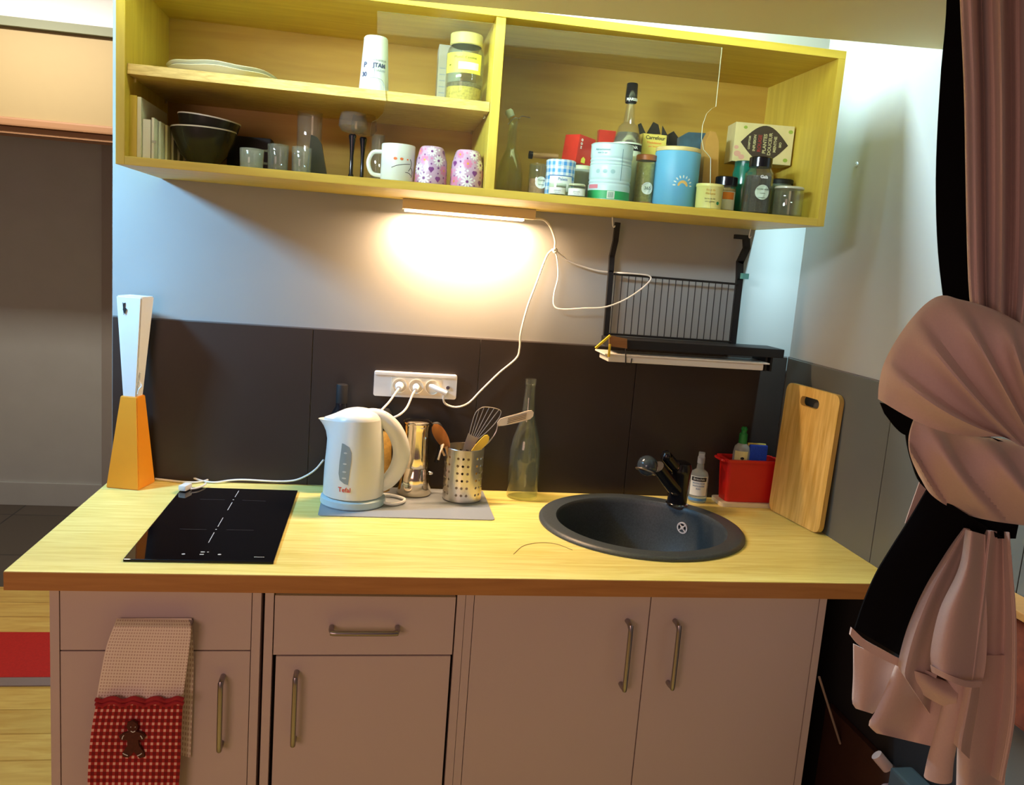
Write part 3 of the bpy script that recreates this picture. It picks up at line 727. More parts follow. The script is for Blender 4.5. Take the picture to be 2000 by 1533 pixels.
bmesh.ops.transform(bm, matrix=Matrix.Translation(hc + dd * .016) @ q_, verts=bm.verts); finish('spray_rim', rel(bm, hd), M_handle, hd, True)
bm = new_bm(); tube(bm, [F_(860, 800, fy), F_(760, 700, fy - .02), F_(660, 580, fy - .035), F_(690, 560, fy - .035)], lambda t: .018 - .003 * t, seg=14); partw('lever', bm, M_fa, fa, True)
bm = new_bm(); bmesh.ops.create_uvsphere(bm, u_segments=10, v_segments=8, radius=.003); bmesh.ops.transform(bm, matrix=Matrix.Translation(F_(838, 755, fy - .029)), verts=bm.verts); partw('temperature_dot', bm, mat('pink_dot', (.8, .3, .35), .3), fa, True)

# ------------------------------------------------------------------ cleaner bottle, tray, basket
p = at(1360, 978, 'z', CZ); sx_, sy_ = 1.6075, -.052
hs = at(1357, 892, 'y', sy_).z - CZ
so = thing('cleaner_bottle', 'clear cleaning spray bottle with a white and blue label behind the tap', 'bottle', (sx_, sy_, CZ + .0005), rz=face_cam(sx_, sy_))
ro = lambda z: .0225 if z < .075 else max(.010, .0225 - (z - .075) * .35)
bm = new_bm(); lathe(bm, [(0, 0), (.025, 0), (.0265, .004), (.0265, .075), (.022, .088), (.011, .096), (.0095, hs - .016), (0, hs - .016)], seg=32); finish('bottle_body', bm, glass('soap_glass', (.80, .88, .86), .25), so, True)
bm = new_bm(); lathe(bm, [(0, hs - .018), (.0105, hs - .018), (.0105, hs), (0, hs + .002)], seg=20); box(bm, -.009, .009, -.024, .008, hs, hs + .014, bev=.003); finish('spray_trigger', bm, mat('grey_trigger', (.35, .38, .40), .5), so)
bm = new_bm(); patch(bm, .0265, -1.0, 1.0, .022, .078); la = finish('label', bm, M_paper, so); la['label'] = 'white and pale blue printed label'
bm = new_bm(); patch(bm, .0265, -.85, .85, .064, .076, off=.0009); finish('label_band', bm, M_black, la)
bm = text_bm('Briochin', .0095); wrap(bm, .0265, off=.0012, z=.070); finish('lettering', bm, M_paper, la)
for s, z, zz in (('SAVON NOIR', .0058, .058), ('MULTI-USAGES', .0050, .050), ('BLEU', .0055, .042)):
    bm = text_bm(s, z); wrap(bm, .0265, off=.0012, z=zz); finish('lettering', bm, mat('blue_print', (.03, .16, .36), .5), la)
bm = new_bm(); patch(bm, .0265, -1.2, 1.2, .006, .014); finish('label_strip', bm, mat('blue_strip', (.10, .28, .55), .5), so)
tx0, tx1, ty0, ty1 = 1.660, 1.838, -.107, -.022
bm = new_bm(); prism(bm, rrect(tx0, tx1, ty0, ty1, .014), CZ + .0005, CZ + .012)
tr = finish('draining_tray', bm, M_cream); tag(tr, 'cream plastic tray under the red basket', 'tray'); 
rbk = thing('red_basket', 'red plastic basket holding washing-up things, on the cream tray', 'basket', (1.748, -.062, CZ + .0125))
M_red = mat('red_plastic', (.62, .015, .012), .35)
bm = new_bm(); hw0, hw1, hd0, hd1, H = .070, .078, .030, .036, at(1450, 900, 'y', -.098).z - CZ - .0125
rings = []
for a, b, z in ((hw0, hd0, 0), (hw1, hd1, H), (hw1 + .006, hd1 + .004, H), (hw1 + .006, hd1 + .004, H - .006), (hw1 + .007, hd1 + .005, H + .002), (hw1 - .003, hd1 - .003, H + .002), (hw0 - .003, hd0 - .003, .003)):
    rings.append([bm.verts.new((x, y, z)) for x, y in rrect(-a, a, -b, b, .010)])
for A, B in zip(rings, rings[1:]):
    n = len(A)
    for k in range(n): bm.faces.new((A[k], A[(k + 1) % n], B[(k + 1) % n], B[k]))
bm.faces.new(rings[0]); bm.faces.new(rings[-1]); finish('basket_body', bm, M_red, rbk)
for s in (-1, 1):
    bm = new_bm(); tube(bm, [(s * (hw1 + .004), -.026, H - .004), (s * (hw1 + .014), -.022, H - .003), (s * (hw1 + .015), .022, H - .003), (s * (hw1 + .004), .026, H - .004)], .004, seg=8); finish('basket_handle', bm, M_red, rbk, True)
# washing-up liquid in the basket
ds = thing('washing_up_bottle', 'clear washing-up liquid bottle with a green pump cap in the red basket', 'bottle', (1.722, -.062, CZ + .0165), rz=face_cam(1.722, -.06))
hd_ = at(1432, 832, 'y', -.06).z - CZ - .0165
bm = new_bm(); lathe(bm, [(0, 0), (.022, 0), (.024, .006), (.024, hd_ - .075), (.021, hd_ - .058), (.010, hd_ - .046), (0, hd_ - .045)], seg=28, sy=.8); finish('bottle_body', bm, glass('olive_glass', (.62, .68, .42), .35), ds, True)
bm = new_bm(); lathe(bm, [(0, hd_ - .048), (.012, hd_ - .048), (.012, hd_ - .022), (.008, hd_ - .018), (.007, hd_ - .012), (.010, hd_ - .006), (.006, hd_), (0, hd_)], seg=24); finish('cap', bm, mat('green_cap', (.01, .22, .04), .35), ds, True)
bm = new_bm(); patch(bm, .024, -.8, .8, hd_ - .11, hd_ - .068, off=.001); la = finish('label', bm, mat('yellow_label', (.72, .68, .30), .5), ds)
bm = new_bm(); disc2(bm, .004, hd_ - .088, .005, .004); wrap(bm, .024, off=.0022); finish('label_mark', bm, M_black, la)
# sponge
spg = thing('sponge', 'blue and yellow kitchen sponge standing in the red basket', 'sponge', (1.768, -.066, CZ + .022), rz=-.1)
zc = at(1475, 868, 'y', -.066).z - CZ - .022
bm = new_bm(); box(bm, -.026, .026, -.011, .0, 0.0, zc, bev=.003); sb1 = finish('foam', bm, mat('blue_foam', (.01, .05, .42), .9, var=.3, scale=300, bump=.5), spg)
bm = new_bm(); box(bm, -.029, .024, .0005, .008, 0.0, zc + .003, bev=.002); finish('scouring_side', bm, mat('yellow_foam', (.75, .62, .12), .9, var=.2, scale=300), spg)

# ------------------------------------------------------------------ cutting board leaning on the right wall
A = at(1502, 1000, 'z', CZ); B = at(1612, 1040, 'z', CZ)
bb0 = Vector((1.806, -.113, CZ + .002)); bb1 = Vector((1.8375, -.338, CZ + .002))
B1 = at(1622, 1038, 'x', 1.846)
tl = at(1545, 742, 'y', -.10); 
d = Vector((bb1.x - bb0.x, bb1.y - bb0.y, 0)); Lb = d.length; d.normalize(); nrm = Vector((-d.y, d.x, 0))
bo = thing('cutting_board', 'bamboo cutting board with a slot handle leaning in the right corner', 'cutting board', (bb0 + bb1) / 2, rz=math.atan2(d.y, d.x))
Hb = .368
bm = new_bm(); prism(bm, rrect(-Lb / 2, Lb / 2, 0, Hb, .022), -.007, .007, lambda x, y, z: (x, z, y))
lean = Matrix.Rotation(-.028, 4, 'X')
bmesh.ops.transform(bm, matrix=lean, verts=bm.verts)
cbb = finish('board', bm, wood('board_wood', (.62, .38, .08), (.85, .60, .20), stretch=(30, 30, 2.5), scale=3), bo)
bm = new_bm(); prism(bm, rrect(-.045, .035, Hb - .052, Hb - .026, .0125), -.03, .03, lambda x, y, z: (x, z, y)); bmesh.ops.transform(bm, matrix=lean, verts=bm.verts); cut(cbb, bm)

# ------------------------------------------------------------------ wall socket
sk0 = at(731, 719, 'y', -.009); sk1 = at(890, 783, 'y', -.009); smid = (sk0 + sk1) / 2
SW, SHh = .2245, .068
so_ = thing('wall_socket', 'white triple wall socket plate on the dark tiles', 'socket', (smid.x, -.009, smid.z))
bm = new_bm(); prism(bm, rrect(-SW / 2, SW / 2, -SHh / 2, SHh / 2, .006), 0, .011, lambda x, y, z: (x, -z, y)); box(bm, -SW / 2 + .002, SW / 2 - .002, -.014, -.010, SHh / 2 - .010, SHh / 2 - .001, bev=.002)
finish('face_plate', bm, M_white, so_)
bm = new_bm(); box(bm, -.066, .070, -.0125, -.010, -.027, .020, bev=.001); ins = finish('socket_insert', bm, M_cream, so_)
xs = (-.043, .002, .046)
for x in xs:
    bm = new_bm(); lathe(bm, [(.0205, 0), (.0205, .004), (.0185, .004), (.0180, .001), (0, .001)], seg=32)
    bmesh.ops.transform(bm, matrix=Matrix.Translation((x, -.0122, -.003)) @ Matrix.Rotation(PI / 2, 4, 'X'), verts=bm.verts); finish('outlet', bm, M_cream, ins, True)
bm = new_bm(); lathe(bm, [(0, 0), (.005, 0), (.005, .003), (0, .003)], seg=16); bmesh.ops.transform(bm, matrix=Matrix.Translation((.088, -.011, -.002)) @ Matrix.Rotation(PI / 2, 4, 'X'), verts=bm.verts); finish('screw', bm, M_chrome, so_, True)
# plugs and cords
def cord(label, plug_at, plug_dir, pts, name='power_cord', r=.0030, plug_len=.03, plug_r=.009):
    t = thing(name, label, 'cord', plug_at, group='cords plugged into the wall socket')
    a = Vector(plug_at); dd = Vector(plug_dir).normalized()
    bm = new_bm(); tube(bm, [a, a + dd * plug_len * .5, a + dd * plug_len], lambda t_: plug_r * (1 - .45 * t_), seg=14, smooth=4); partw('plug', bm, M_white, t, True)
    bm = new_bm(); tube(bm, [a + dd * plug_len * .9] + pts, r, seg=8); partw('cable', bm, M_white, t, True)
    return t
sx = smid.x; sz = smid.z - .003
cord('white cord from the left socket outlet, running down behind the kettle', (sx + xs[0], -.0175, sz), (-.1, -1, -.25), [at(775, 764, 'y', -.045), at(760, 785, 'y', -.06), at(742, 805, 'y', -.08), at(728, 830, 'y', -.082), at(722, 860, 'y', -.082)], plug_r=.014, plug_len=.022)
cord('white cord from the middle socket outlet, curving behind the kettle', (sx + xs[1], -.0175, sz), (-.1, -1, -.3), [at(806, 770, 'y', -.045), at(795, 795, 'y', -.06), at(780, 810, 'y', -.08), at(755, 822, 'y', -.082), at(735, 845, 'y', -.082), at(730, 860, 'y', -.082)], plug_r=.011, plug_len=.024)
# strip light cord: from the lamp, knotted, down to the right-hand outlet
lc = thing('long_cord', 'long thin white cord looping and knotted from the strip light down to the socket', 'cord', at(1083, 488, 'y', -.02), group='cords plugged into the wall socket')
bm = new_bm(); a = Vector((sx + xs[2] - .006, -.018, sz + .005)); b = at(872, 768, 'y', -.035)
tube(bm, [a, (a + b) / 2 + Vector((0, -.006, 0)), b], .0085, seg=14, flat=.8); partw('plug', bm, M_white, lc, True)
bm = new_bm()
yy = -.022
tube(bm, [at(868, 765, 'y', -.035), at(866, 780, 'y', -.03)] + [at(*p, 'y', yy) for p in ((872, 790), (892, 795), (915, 787), (940, 762), (975, 728), (1008, 700), (1015, 680), (1017, 650), (1030, 600), (1045, 560), (1068, 500), (1083, 486))], .0028, seg=8)
tube(bm, [at(*p, 'y', q_) for p, q_ in (((1083, 488), -.026), ((1088, 505), -.026), ((1090, 540), -.026), ((1082, 575), -.03), ((1083, 598), -.036), ((1100, 604), -.042), ((1140, 602), -.05), ((1180, 600), -.056), ((1215, 588), -.058), ((1245, 570), -.058), ((1268, 550), -.057), ((1270, 540), -.056), ((1255, 536), -.054), ((1215, 533), -.051), ((1195, 532), -.021), ((1160, 527), -.022), ((1115, 512), -.024), ((1098, 500), -.025), ((1084, 488), -.026))], .0022, seg=8)
tube(bm, [at(*p, 'y', yy) for p in ((1083, 487), (1084, 470), (1078, 450), (1070, 436), (1060, 429))] + [at(1044, 427, 'y', -.045)], .0028, seg=8)
partw('cable', bm, mat('cord_white', (.78, .76, .70), .4), lc, True)
bm = new_bm(); c0 = at(1083, 489, 'y', yy - .004)
tube(bm, [c0 + Vector(v) * .006 for v in ((-1, 0, 0), (0, -1, .7), (1, 0, 0), (0, 1, -.6), (-1, 0, .3), (0, -1, -.9), (.8, -.3, 0), (0, 0, 1))], .0032, seg=8); partw('knot', bm, MATS['cord_white'], lc, True)
# ------------------------------------------------------------------ strip light under the wall shelf
l0 = at(787, 392, 'y', -.068); l1 = at(1047, 414, 'y', -.068)
sl_ = thing('strip_light', 'warm white strip light fixed under the wall shelf', 'light', ((l0.x + l1.x) / 2, -.045, SZ0))
lx0, lx1 = l0.x, l1.x
M_lampb = mat('lamp_housing', (.74, .60, .36), .45)
zl0 = at(900, 418, 'y', -.068).z
partw('housing', bx(lx0, lx1, -.068, -.030, max(zl0, SZ0 - .026), SZ0 - .0005, bev=.0015), M_lampb, sl_)
zl = max(zl0, SZ0 - .026)
partw('diffuser', bx(lx0 + .006, lx1 - .03, -.066, -.034, zl - .006, zl - .0003, bev=.001), mat('lamp_diffuser', (1, .93, .8), .4, emit=(1.0, .80, .55), es=9.0), sl_)
lo = area('strip_light_lamp', ((lx0 + lx1) / 2 - .01, -.050, zl - .009), ((lx0 + lx1) / 2 - .01, -.046, 0), lx1 - lx0 - .05, .028, 10.5, (1.0, .63, .36))
lo.parent = sl_; lo.matrix_parent_inverse = Matrix.Translation(sl_.location).inverted()

# ------------------------------------------------------------------ folding dish rack
rk = thing('dish_rack', 'black folding wall dish rack above the sink', 'dish rack', (1.49, -.03, 1.36))
def bar(bm, pts, wd, y, t=.012):
    P = [at(px, py, 'y', y) for px, py in pts]
    for P0, P1 in zip(P, P[1:]):
        dv = (P1 - P0).normalized(); n = Vector((-dv.z, 0, dv.x)) * wd / 2; e_ = dv * wd * .15
        q = [P0 - n - e_, P1 - n + e_, P1 + n + e_, P0 + n - e_]
        a_ = [bm.verts.new(v + Vector((0, -t / 2, 0))) for v in q]; b_ = [bm.verts.new(v + Vector((0, t / 2, 0))) for v in q]
        bm.faces.new(a_); bm.faces.new(b_[::-1])
        for i in range(4): bm.faces.new((a_[i], a_[(i + 1) % 4], b_[(i + 1) % 4], b_[i]))
    return bm
yr = -.035
partw('post', bar(new_bm(), [(1206, 436), (1202, 470), (1195, 500), (1193, 530), (1183, 655)], .014, yr), M_black, rk)
partw('post', bar(new_bm(), [(1457, 462), (1458, 485), (1445, 512), (1444, 545), (1430, 672)], .018, yr), M_black, rk)
bm = new_bm(); bar(bm, [(1436, 462), (1460, 464)], .012, yr); partw('top_bracket', bm, M_black, rk)
bm = new_bm()
y2 = -.045
tl_, tr_, bl_, br_ = [at(*p, 'y', y2) for p in ((1198, 535), (1440, 555), (1188, 652), (1428, 668))]
for a, c in ((tl_, tr_), (bl_, br_)): tube(bm, [a, c], .0030, seg=8, smooth=0)
for k in range(19):
    t = (k + .3) / 18.6; tube(bm, [tl_.lerp(tr_, t), bl_.lerp(br_, t)], .0013, seg=6, smooth=0)
partw('wire_grid', bm, M_black, rk)
k0 = at(1180, 660, 'y', -.06); k1 = at(1520, 690, 'y', -.10)
zs0 = CZ + .427
partw('rack_frame', bx(k0.x, k1.x + .0, -.135, -.030, zs0 + .010, zs0 + .034, bev=.002), M_black, rk)
bm = new_bm()
for x, zz in ((k1.x - .03, -.03), (k1.x - .045, -.03)): box(bm, x, x + .006, -.12, -.035, zs0 + zz, zs0 + .012)
tube(bm, [at(1192, 662, 'y', -.15), at(1222, 668, 'y', -.15), at(1222, 712, 'y', -.15), at(1232, 712, 'y', -.15), at(1234, 700, 'y', -.15)], .0016, seg=6, smooth=0)
tube(bm, [at(1222, 668, 'y', -.15), at(1224, 666, 'y', -.12)], .0016, seg=6, smooth=0)
partw('wire_hook', bm, M_black, rk)
bm = new_bm(); box(bm, *sorted((at(1449, 534, 'y', -.05).x, at(1462, 534, 'y', -.05).x)), -.055, -.035, at(1455, 545, 'y', -.05).z, at(1455, 534, 'y', -.05).z); o_ = partw('clip', bm, mat('teal_tape', (.12, .40, .38), .4), rk); o_['label'] = 'teal clip on the right post'
# white drip tray hanging under the rack
d0 = at(1180, 686, 'y', -.14); d1 = at(1500, 712, 'y', -.14)
dt = thing('drip_tray', 'long shallow white drip tray hanging under the black dish rack', 'tray', ((d0.x + d1.x) / 2, -.14, d0.z - .02))
bm = new_bm(); z_ = (d0.z + d1.z) / 2
box(bm, d0.x, d1.x, -.15, -.045, z_ - .004, z_, bev=.001); box(bm, d0.x + .012, d1.x - .014, -.144, -.050, z_ - .022, z_ - .0045, bev=.004)
partw('tray_body', bm, mat('tray_white', (.80, .78, .72), .4), dt)
# orange clothes pegs and brown tag
def stick(px0, px1, y, r, m, name, label, cat, **k):
    t0 = at(*px0, 'y', y); t1 = at(*px1, 'y', y); bm = new_bm(); dv = (t1 - t0); L2 = dv.length; dv.normalize()
    box(bm, -r, r, -r * .8, r * .8, 0, L2, bev=r * .3, M=Matrix.Translation(t0) @ dv.to_track_quat('Z', 'Y').to_matrix().to_4x4())
    o = finish(name, bm, m); tag(o, label, cat, **k); return o
stick((1163, 680), (1192, 655), -.160, .0035, M_yellow, 'clothes_peg', 'yellow peg sticking out to the left of the dish rack corner', 'peg', group='yellow pegs on the dish rack')
stick((1191, 672), (1189, 697), -.166, .0033, M_yellow, 'clothes_peg', 'yellow peg hanging down over the white drip tray', 'peg', group='yellow pegs on the dish rack')
bm = new_bm(); ps = [at(*p, 'y', -.156) for p in ((1190, 655), (1225, 662), (1225, 681), (1190, 676))]
a_ = [bm.verts.new(v) for v in ps]; b_ = [bm.verts.new(v + Vector((0, .004, 0))) for v in ps]; bm.faces.new(a_); bm.faces.new(b_[::-1])
for i in range(4): bm.faces.new((a_[i], a_[(i + 1) % 4], b_[(i + 1) % 4], b_[i]))
tag(finish('wooden_tag', bm, wood('tag_wood', (.25, .11, .03), (.34, .16, .05))), 'small brown wooden tag at the left corner of the dish rack', 'tag')
# white cup hooks under the shelf
for i, (p0, p1, lab) in enumerate((((1196, 426), (1197, 441), 'small white hook under the shelf at the left rack post'), ((1466, 448), (1463, 462), 'small white hook under the shelf at the right rack post'))):
    bm = new_bm(); a = at(*p0, 'y', -.05); b = at(*p1, 'y', -.05)
    tube(bm, [Vector((a.x, -.05, SZ0 - .0005)), a, b, b + Vector((.004, 0, -.003)), b + Vector((.006, 0, .001))], .0016, seg=8)
    tag(finish('cup_hook', bm, M_white, None, True), lab, 'hook', group='white hooks under the shelf')
# screw with plug in the right wall
p = at(1673, 322, 'x', W); bm = new_bm(); lathe(bm, [(0, 0), (.008, 0), (.007, .002), (.003, .003), (0, .001)], seg=20)
bmesh.ops.transform(bm, matrix=Matrix.Translation(p) @ Matrix.Rotation(-PI / 2, 4, 'Y'), verts=bm.verts); tag(finish('wall_plug', bm, mat('plug_grey', (.35, .38, .4), .5), None, True), 'round grey screw plug in the right wall', 'wall plug')
# ------------------------------------------------------------------ things on the wall shelf
def fit(xl, xr, yb, yt, Y, xlt=None, xrt=None):
    """x, radius and height of a round thing from its outline, standing at depth Y"""
    a = at(xl, yb, 'y', Y); b = at(xr, yb, 'y', Y); r = (b.x - a.x) / 2
    if xlt is None: xlt, xrt = xl, xr
    c = at((xlt + xrt) / 2, yt, 'y', Y - r * .9)
    return (a.x + b.x) / 2, r, c.z
UB = 1.8892
SB1 = SB + .0003
G_ITEM = glass('jar_glass', (.94, .97, .92), .022)
M_lidg = mat('gold_lid', (.70, .58, .22), .35, .4)

# plates
pa = at(330, 125, 'y', -.20); pb = at(548, 135, 'y', -.20); pr0 = (pb.x - pa.x) / 2; pcx = (pa.x + pb.x) / 2
for k, (lab, dz) in enumerate((('lower of the two cream plates on the upper shelf board', 0), ('upper of the two cream plates on the upper shelf board', .009))):
    t = thing('dinner_plate', lab, 'plate', (pcx - .004 * k, -.205, UB + dz + .0003), group='plates on the upper board')
    R0 = pr0 if k == 0 else pr0 * .985
    bm = new_bm(); lathe(bm, [(0, 0), (R0 * .55, 0), (R0 * .62, .003), (R0 * .985, .0185), (R0, .020), (R0 * .985, .0215), (R0 * .62, .007), (0, .0055)], seg=64)
    for v in bm.verts:
        a = math.atan2(v.co.y, v.co.x); rr2 = math.hypot(v.co.x, v.co.y)
        if rr2 > R0 * .8: v.co.z += .0012 * math.sin(7 * a)
    finish('plate_body', bm, mat('plate_cream', (.80, .82, .70), .25), t, True)

# plastic beaker upside down with printing
x, r, z = fit(700, 760, 172, 67, -.30, 712, 757)
t = thing('plastic_beaker', 'frosted white plastic cup with dark printing standing upside down on the upper board', 'cup', (x, -.30, UB + .0003), rz=face_cam(x, -.3))
h = z - UB; rt = r * .76
rf = lambda zz: r + (rt - r) * zz / h
bm = new_bm(); lathe(bm, [(r - .001, 0), (r, .001), (r, .004), (r - .0008, .005), (rt + .0005, h - .003), (rt - .002, h), (0, h), (0, h - .001), (rt - .003, h - .002), (r - .002, .001)], seg=48)
finish('cup_body', bm, mat('frosted_plastic', (.50, .55, .62), .45), t, True)
M_ink = mat('navy_ink', (.05, .07, .16), .6); M_gray = mat('grey_print', (.35, .38, .42), .6)
for s, size, zz, th in (('JTAM', .0125, h * .47, .35), ('30', .013, h * .30, -.75), ('P', .016, h * .47, -.75)):
    bm = text_bm(s, size, bold=.0004); wrap(bm, rf, th=th, z=zz); finish('lettering', bm, M_ink, t)
for s, zz in (('CAFE EMPLOI', h * .56), ('COULEURS', h * .385)):
    bm = text_bm(s, .0062); wrap(bm, rf, th=.30, z=zz); finish('lettering', bm, M_gray, t)
bm = new_bm(); patch(bm, rf, -.03, 0.0, h * .25, h * .66, nu=2, nv=3); finish('printed_line', bm, M_gray, t)
bm = new_bm()
for k in range(3): pass
tube(bm, [(-.014, 0, 0.030), (.004, 0, .030), (.016, 0, .026), (.022, 0, .016), (.024, 0, .006)], .0005, seg=5); wrap(bm, rf, off=.0004, th=.1); finish('printed_curl', bm, M_gray, t)

# big jar with the yellow label, carton behind it
x, r, z = fit(868, 941, 190, 60, -.27, 876, 944)
h = z - UB
t = thing('storage_jar', 'large grain jar with a yellow hand-written label on the upper board', 'jar', (x, -.27, UB + .0003), rz=face_cam(x, -.27))
bm = new_bm(); lathe(bm, vessel([(r - .003, 0), (r, .004), (r, h - .045), (r - .004, h - .032), (r - .010, h - .026), (r - .010, h - .004)], .002, .004), seg=48); finish('jar_glass', bm, G_ITEM, t, True)
bm = new_bm(); lathe(bm, [(r - .0085, h - .026), (r - .006, h - .024), (r - .006, h - .002), (r - .008, h), (0, h), (0, h - .002), (r - .0085, h - .003)], seg=40); finish('lid', bm, mat('yellowish_lid', (.60, .55, .22), .35), t, True)
rc = r - .0035
bm = new_bm(); lathe(bm, [(0, .005), (rc, .005), (rc, h * .24), (rc * .6, h * .27), (0, h * .28)], seg=40); finish('grain', bm, mat('grain_fill', (.62, .42, .08), .7, var=.75, scale=160, bump=.8), t, True)
bm = new_bm(); lathe(bm, [(rc * .2, h * .255), (rc, h * .243), (rc, h * .30), (rc * .6, h * .33), (0, h * .33), (0, h * .26)], seg=40); finish('dark_grain', bm, mat('dark_grain', (.16, .12, .07), .8, var=.9, scale=200, bump=.8), t, True)
bm = new_bm(); patch(bm, r, -1.25, .95, h * .42, h * .70); la = finish('label', bm, mat('label_yellow', (.80, .76, .10), .5), t)
bm = new_bm(); patch(bm, r, -.35, .75, h * .47, h * .57, off=.001); finish('white_field', bm, M_paper, la)
bm = text_bm('Muesli d\'avoine', .0085); wrap(bm, r, off=.0012, th=0, z=h * .635); finish('lettering', bm, mat('olive_ink', (.16, .15, .05), .6), la)
bm = text_bm('et', .009); wrap(bm, r, off=.0012, th=-.85, z=h * .53); finish('lettering', bm, mat('olive_ink', (1, 1, 1)), la)
a = at(852, 183, 'y', -.17); b = at(872, 183, 'y', -.17); zt2 = at(868, 90, 'y', -.17).z
t = thing('carton', 'narrow grey printed carton behind the big grain jar', 'carton', ((a.x + b.x) / 2 + .02, -.15, UB + .0003))
bm = new_bm(); box(bm, a.x, a.x + .055, -.185, -.125, UB + .0003, zt2, bev=.001); partw('carton_body', bm, mat('grey_carton', (.50, .50, .40), .6), t)
for k in range(6):
    bm = new_bm(); z_ = UB + .025 + k * .014; box(bm, a.x + .004, a.x + .018, -.1858, -.1852, z_, z_ + .0022); partw('printed_line', bm, M_gray, t)

# left end: wooden board, white block, ribbed white trays
a = at(252, 305, 'y', -.34); b = at(268, 305, 'y', -.34); z2 = at(258, 186, 'y', -.34).z
t = thing('wooden_board', 'short upright wooden board at the left end of the lower shelf', 'board', ((a.x + b.x) / 2, -.25, SB1))
partw('board_body', bx(a.x, b.x, -.345, -.12, SB1, z2, bev=.001), M_shelfwoodv, t)
partw('pale_face', bx(b.x, b.x + .008, -.343, -.12, SB1, z2 - .002, bev=.001), mat('pale_edge', (.74, .74, .58), .5), t)
a = at(279, 309, 'y', -.33); b = at(296, 309, 'y', -.33); z2 = at(285, 233, 'y', -.33).z
t = finish('white_carton', bx(a.x, b.x - .001, -.335, -.18, SB1, z2, bev=.0015), mat('chalk_white', (.78, .82, .76), .6)); tag(t, 'plain white upright carton beside the short wooden board', 'carton')
t = thing('ribbed_tray_stack', 'stack of white ribbed ice-cube trays on edge, left of the black bowls', 'trays', (b.x + .03, -.25, SB1))
z2 = at(305, 231, 'y', -.33).z; x_ = b.x + .0005
for k in range(7):
    w2 = .0064
    bm = new_bm(); y_a = -.335 + k * .030
    box(bm, x_ + k * w2, x_ + (k + 1) * w2 - .001, y_a, -.10, SB1 + .0005, z2 - k * .0028, bev=.001)
    partw('tray', bm, mat('tray_cream' if k > 1 else 'chalk_white', (.76, .72, .50), .6), t)
bm = new_bm(); box(bm, x_ + .001, x_ + .010, -.3362, -.3352, SB1 + .035, SB1 + .040); partw('notch', bm, mat('notch_grey', (.45, .47, .45), .6), t)

# two black bowls, one in the other
x, r, z = fit(352, 470, 322, 250, -.20)
a = at(340, 250, 'y', -.20); b = at(469, 258, 'y', -.20); rb = (b.x - a.x) / 2 * .97; bcx = (a.x + b.x) / 2
hb2 = at(400, 250, 'y', -.20 - rb).z - SB1
def bowl(lab, loc, tilt, R0, hh2):
    t = thing('black_bowl', lab, 'bowl', loc, group='black bowls on the shelf')
    pr_ = [(.0, 0), (R0 * .40, 0), (R0 * .44, .006), (R0 * .74, hh2 * .35), (R0 * .93, hh2 * .72), (R0, hh2 - .002)]
    Mx = Matrix.Rotation(tilt, 4, 'Y')
    bm = new_bm(); lathe(bm, pr_ + [(R0 - .003, hh2 - .002), (R0 * .90, hh2 * .70), (R0 * .70, hh2 * .36), (R0 * .36, .010), (0, .009)], seg=56)
    bmesh.ops.transform(bm, matrix=Mx, verts=bm.verts); finish('bowl_body', bm, mat('black_ceramic', (.02, .018, .012), .22), t, True)
    bm = new_bm(); lathe(bm, [(R0 - .0035, hh2 - .0025), (R0 + .0006, hh2 - .0025), (R0 + .0004, hh2 + .0004), (R0 - .0035, hh2 + .0004), (R0 - .0035, hh2 - .0025)], seg=56)
    bmesh.ops.transform(bm, matrix=Mx, verts=bm.verts); finish('rim', bm, mat('cream_rim', (.72, .70, .58), .5), t, True)
bowl('lower black bowl with a pale rim on the left of the lower shelf', (bcx, -.235, SB1), 0.0, rb, hb2)
bowl('tilted black bowl nested on top of the other black bowl', (bcx + .003, -.228, SB1 + .030), .09, rb * .96, hb2 * .95)

# dark box behind the mugs
a = at(470, 325, 'y', -.09); b = at(530, 325, 'y', -.09); z2 = at(500, 270, 'y', -.09).z
bm = new_bm(); box(bm, a.x - .03, b.x, -.11, -.05, SB1, z2, bev=.003); tag(finish('black_case', bm, M_black), 'low black case behind the small glass cups', 'case')

# small glasses
def handle_ring(bm, cx, cz, ry, rz2, r=.0022, side=-1):
    tube(bm, [(cx, 0, cz + rz2), (cx + side * ry * .7, 0, cz + rz2 * .85), (cx + side * ry, 0, cz), (cx + side * ry * .7, 0, cz - rz2 * .85), (cx, 0, cz - rz2)], r, seg=8, smooth=6)
def cup(name, lab, xl, xr, yb, yt, Y, m, hnd_=None, t_=.0016, taper=.94, grp=None):
    x, r, z = fit(xl, xr, yb, yt, Y); h = z - SB
    t = thing(name, lab, 'glass' if m is not M_mug else 'mug', (x, Y, SB1), rz=face_cam(x, Y), group=grp)
    bm = new_bm(); lathe(bm, vessel([(r * taper - .001, 0), (r * taper, .002), (r, h - .002), (r - .0008, h)], t_, .004), seg=40); finish('cup_body', bm, m, t, True)
    if hnd_:
        bm = new_bm(); handle_ring(bm, -r * .96, h * .5, hnd_[0], hnd_[1], hnd_[2]); finish('handle', bm, m, t, True)
    return t, r, h
M_mug = mat('white_mug', (.78, .82, .80), .2)
cup('glass_cup', 'small ribbed glass cup just right of the black bowls', 467, 515, 329, 289, -.31, glass('ribbed_glass', (.86, .92, .90), .16), None, grp='small clear glasses')
cup('glass_cup', 'small clear espresso glass with a handle, between two other small glasses', 521, 563, 336, 281, -.31, glass('espresso_glass', (.92, .96, .94), .06), (.016, .014, .0022), grp='small clear glasses')
cup('glass_cup', 'small clear tumbler in front of the dark wedge', 568, 608, 341, 286, -.31, glass('espresso_glass'), None, grp='small clear glasses')
t, r, h = cup('tall_glass', 'tall clear straight glass standing behind the small tumblers', 577, 627, 325, 216, -.20, glass('tall_glass', (.95, .97, .92), .03))
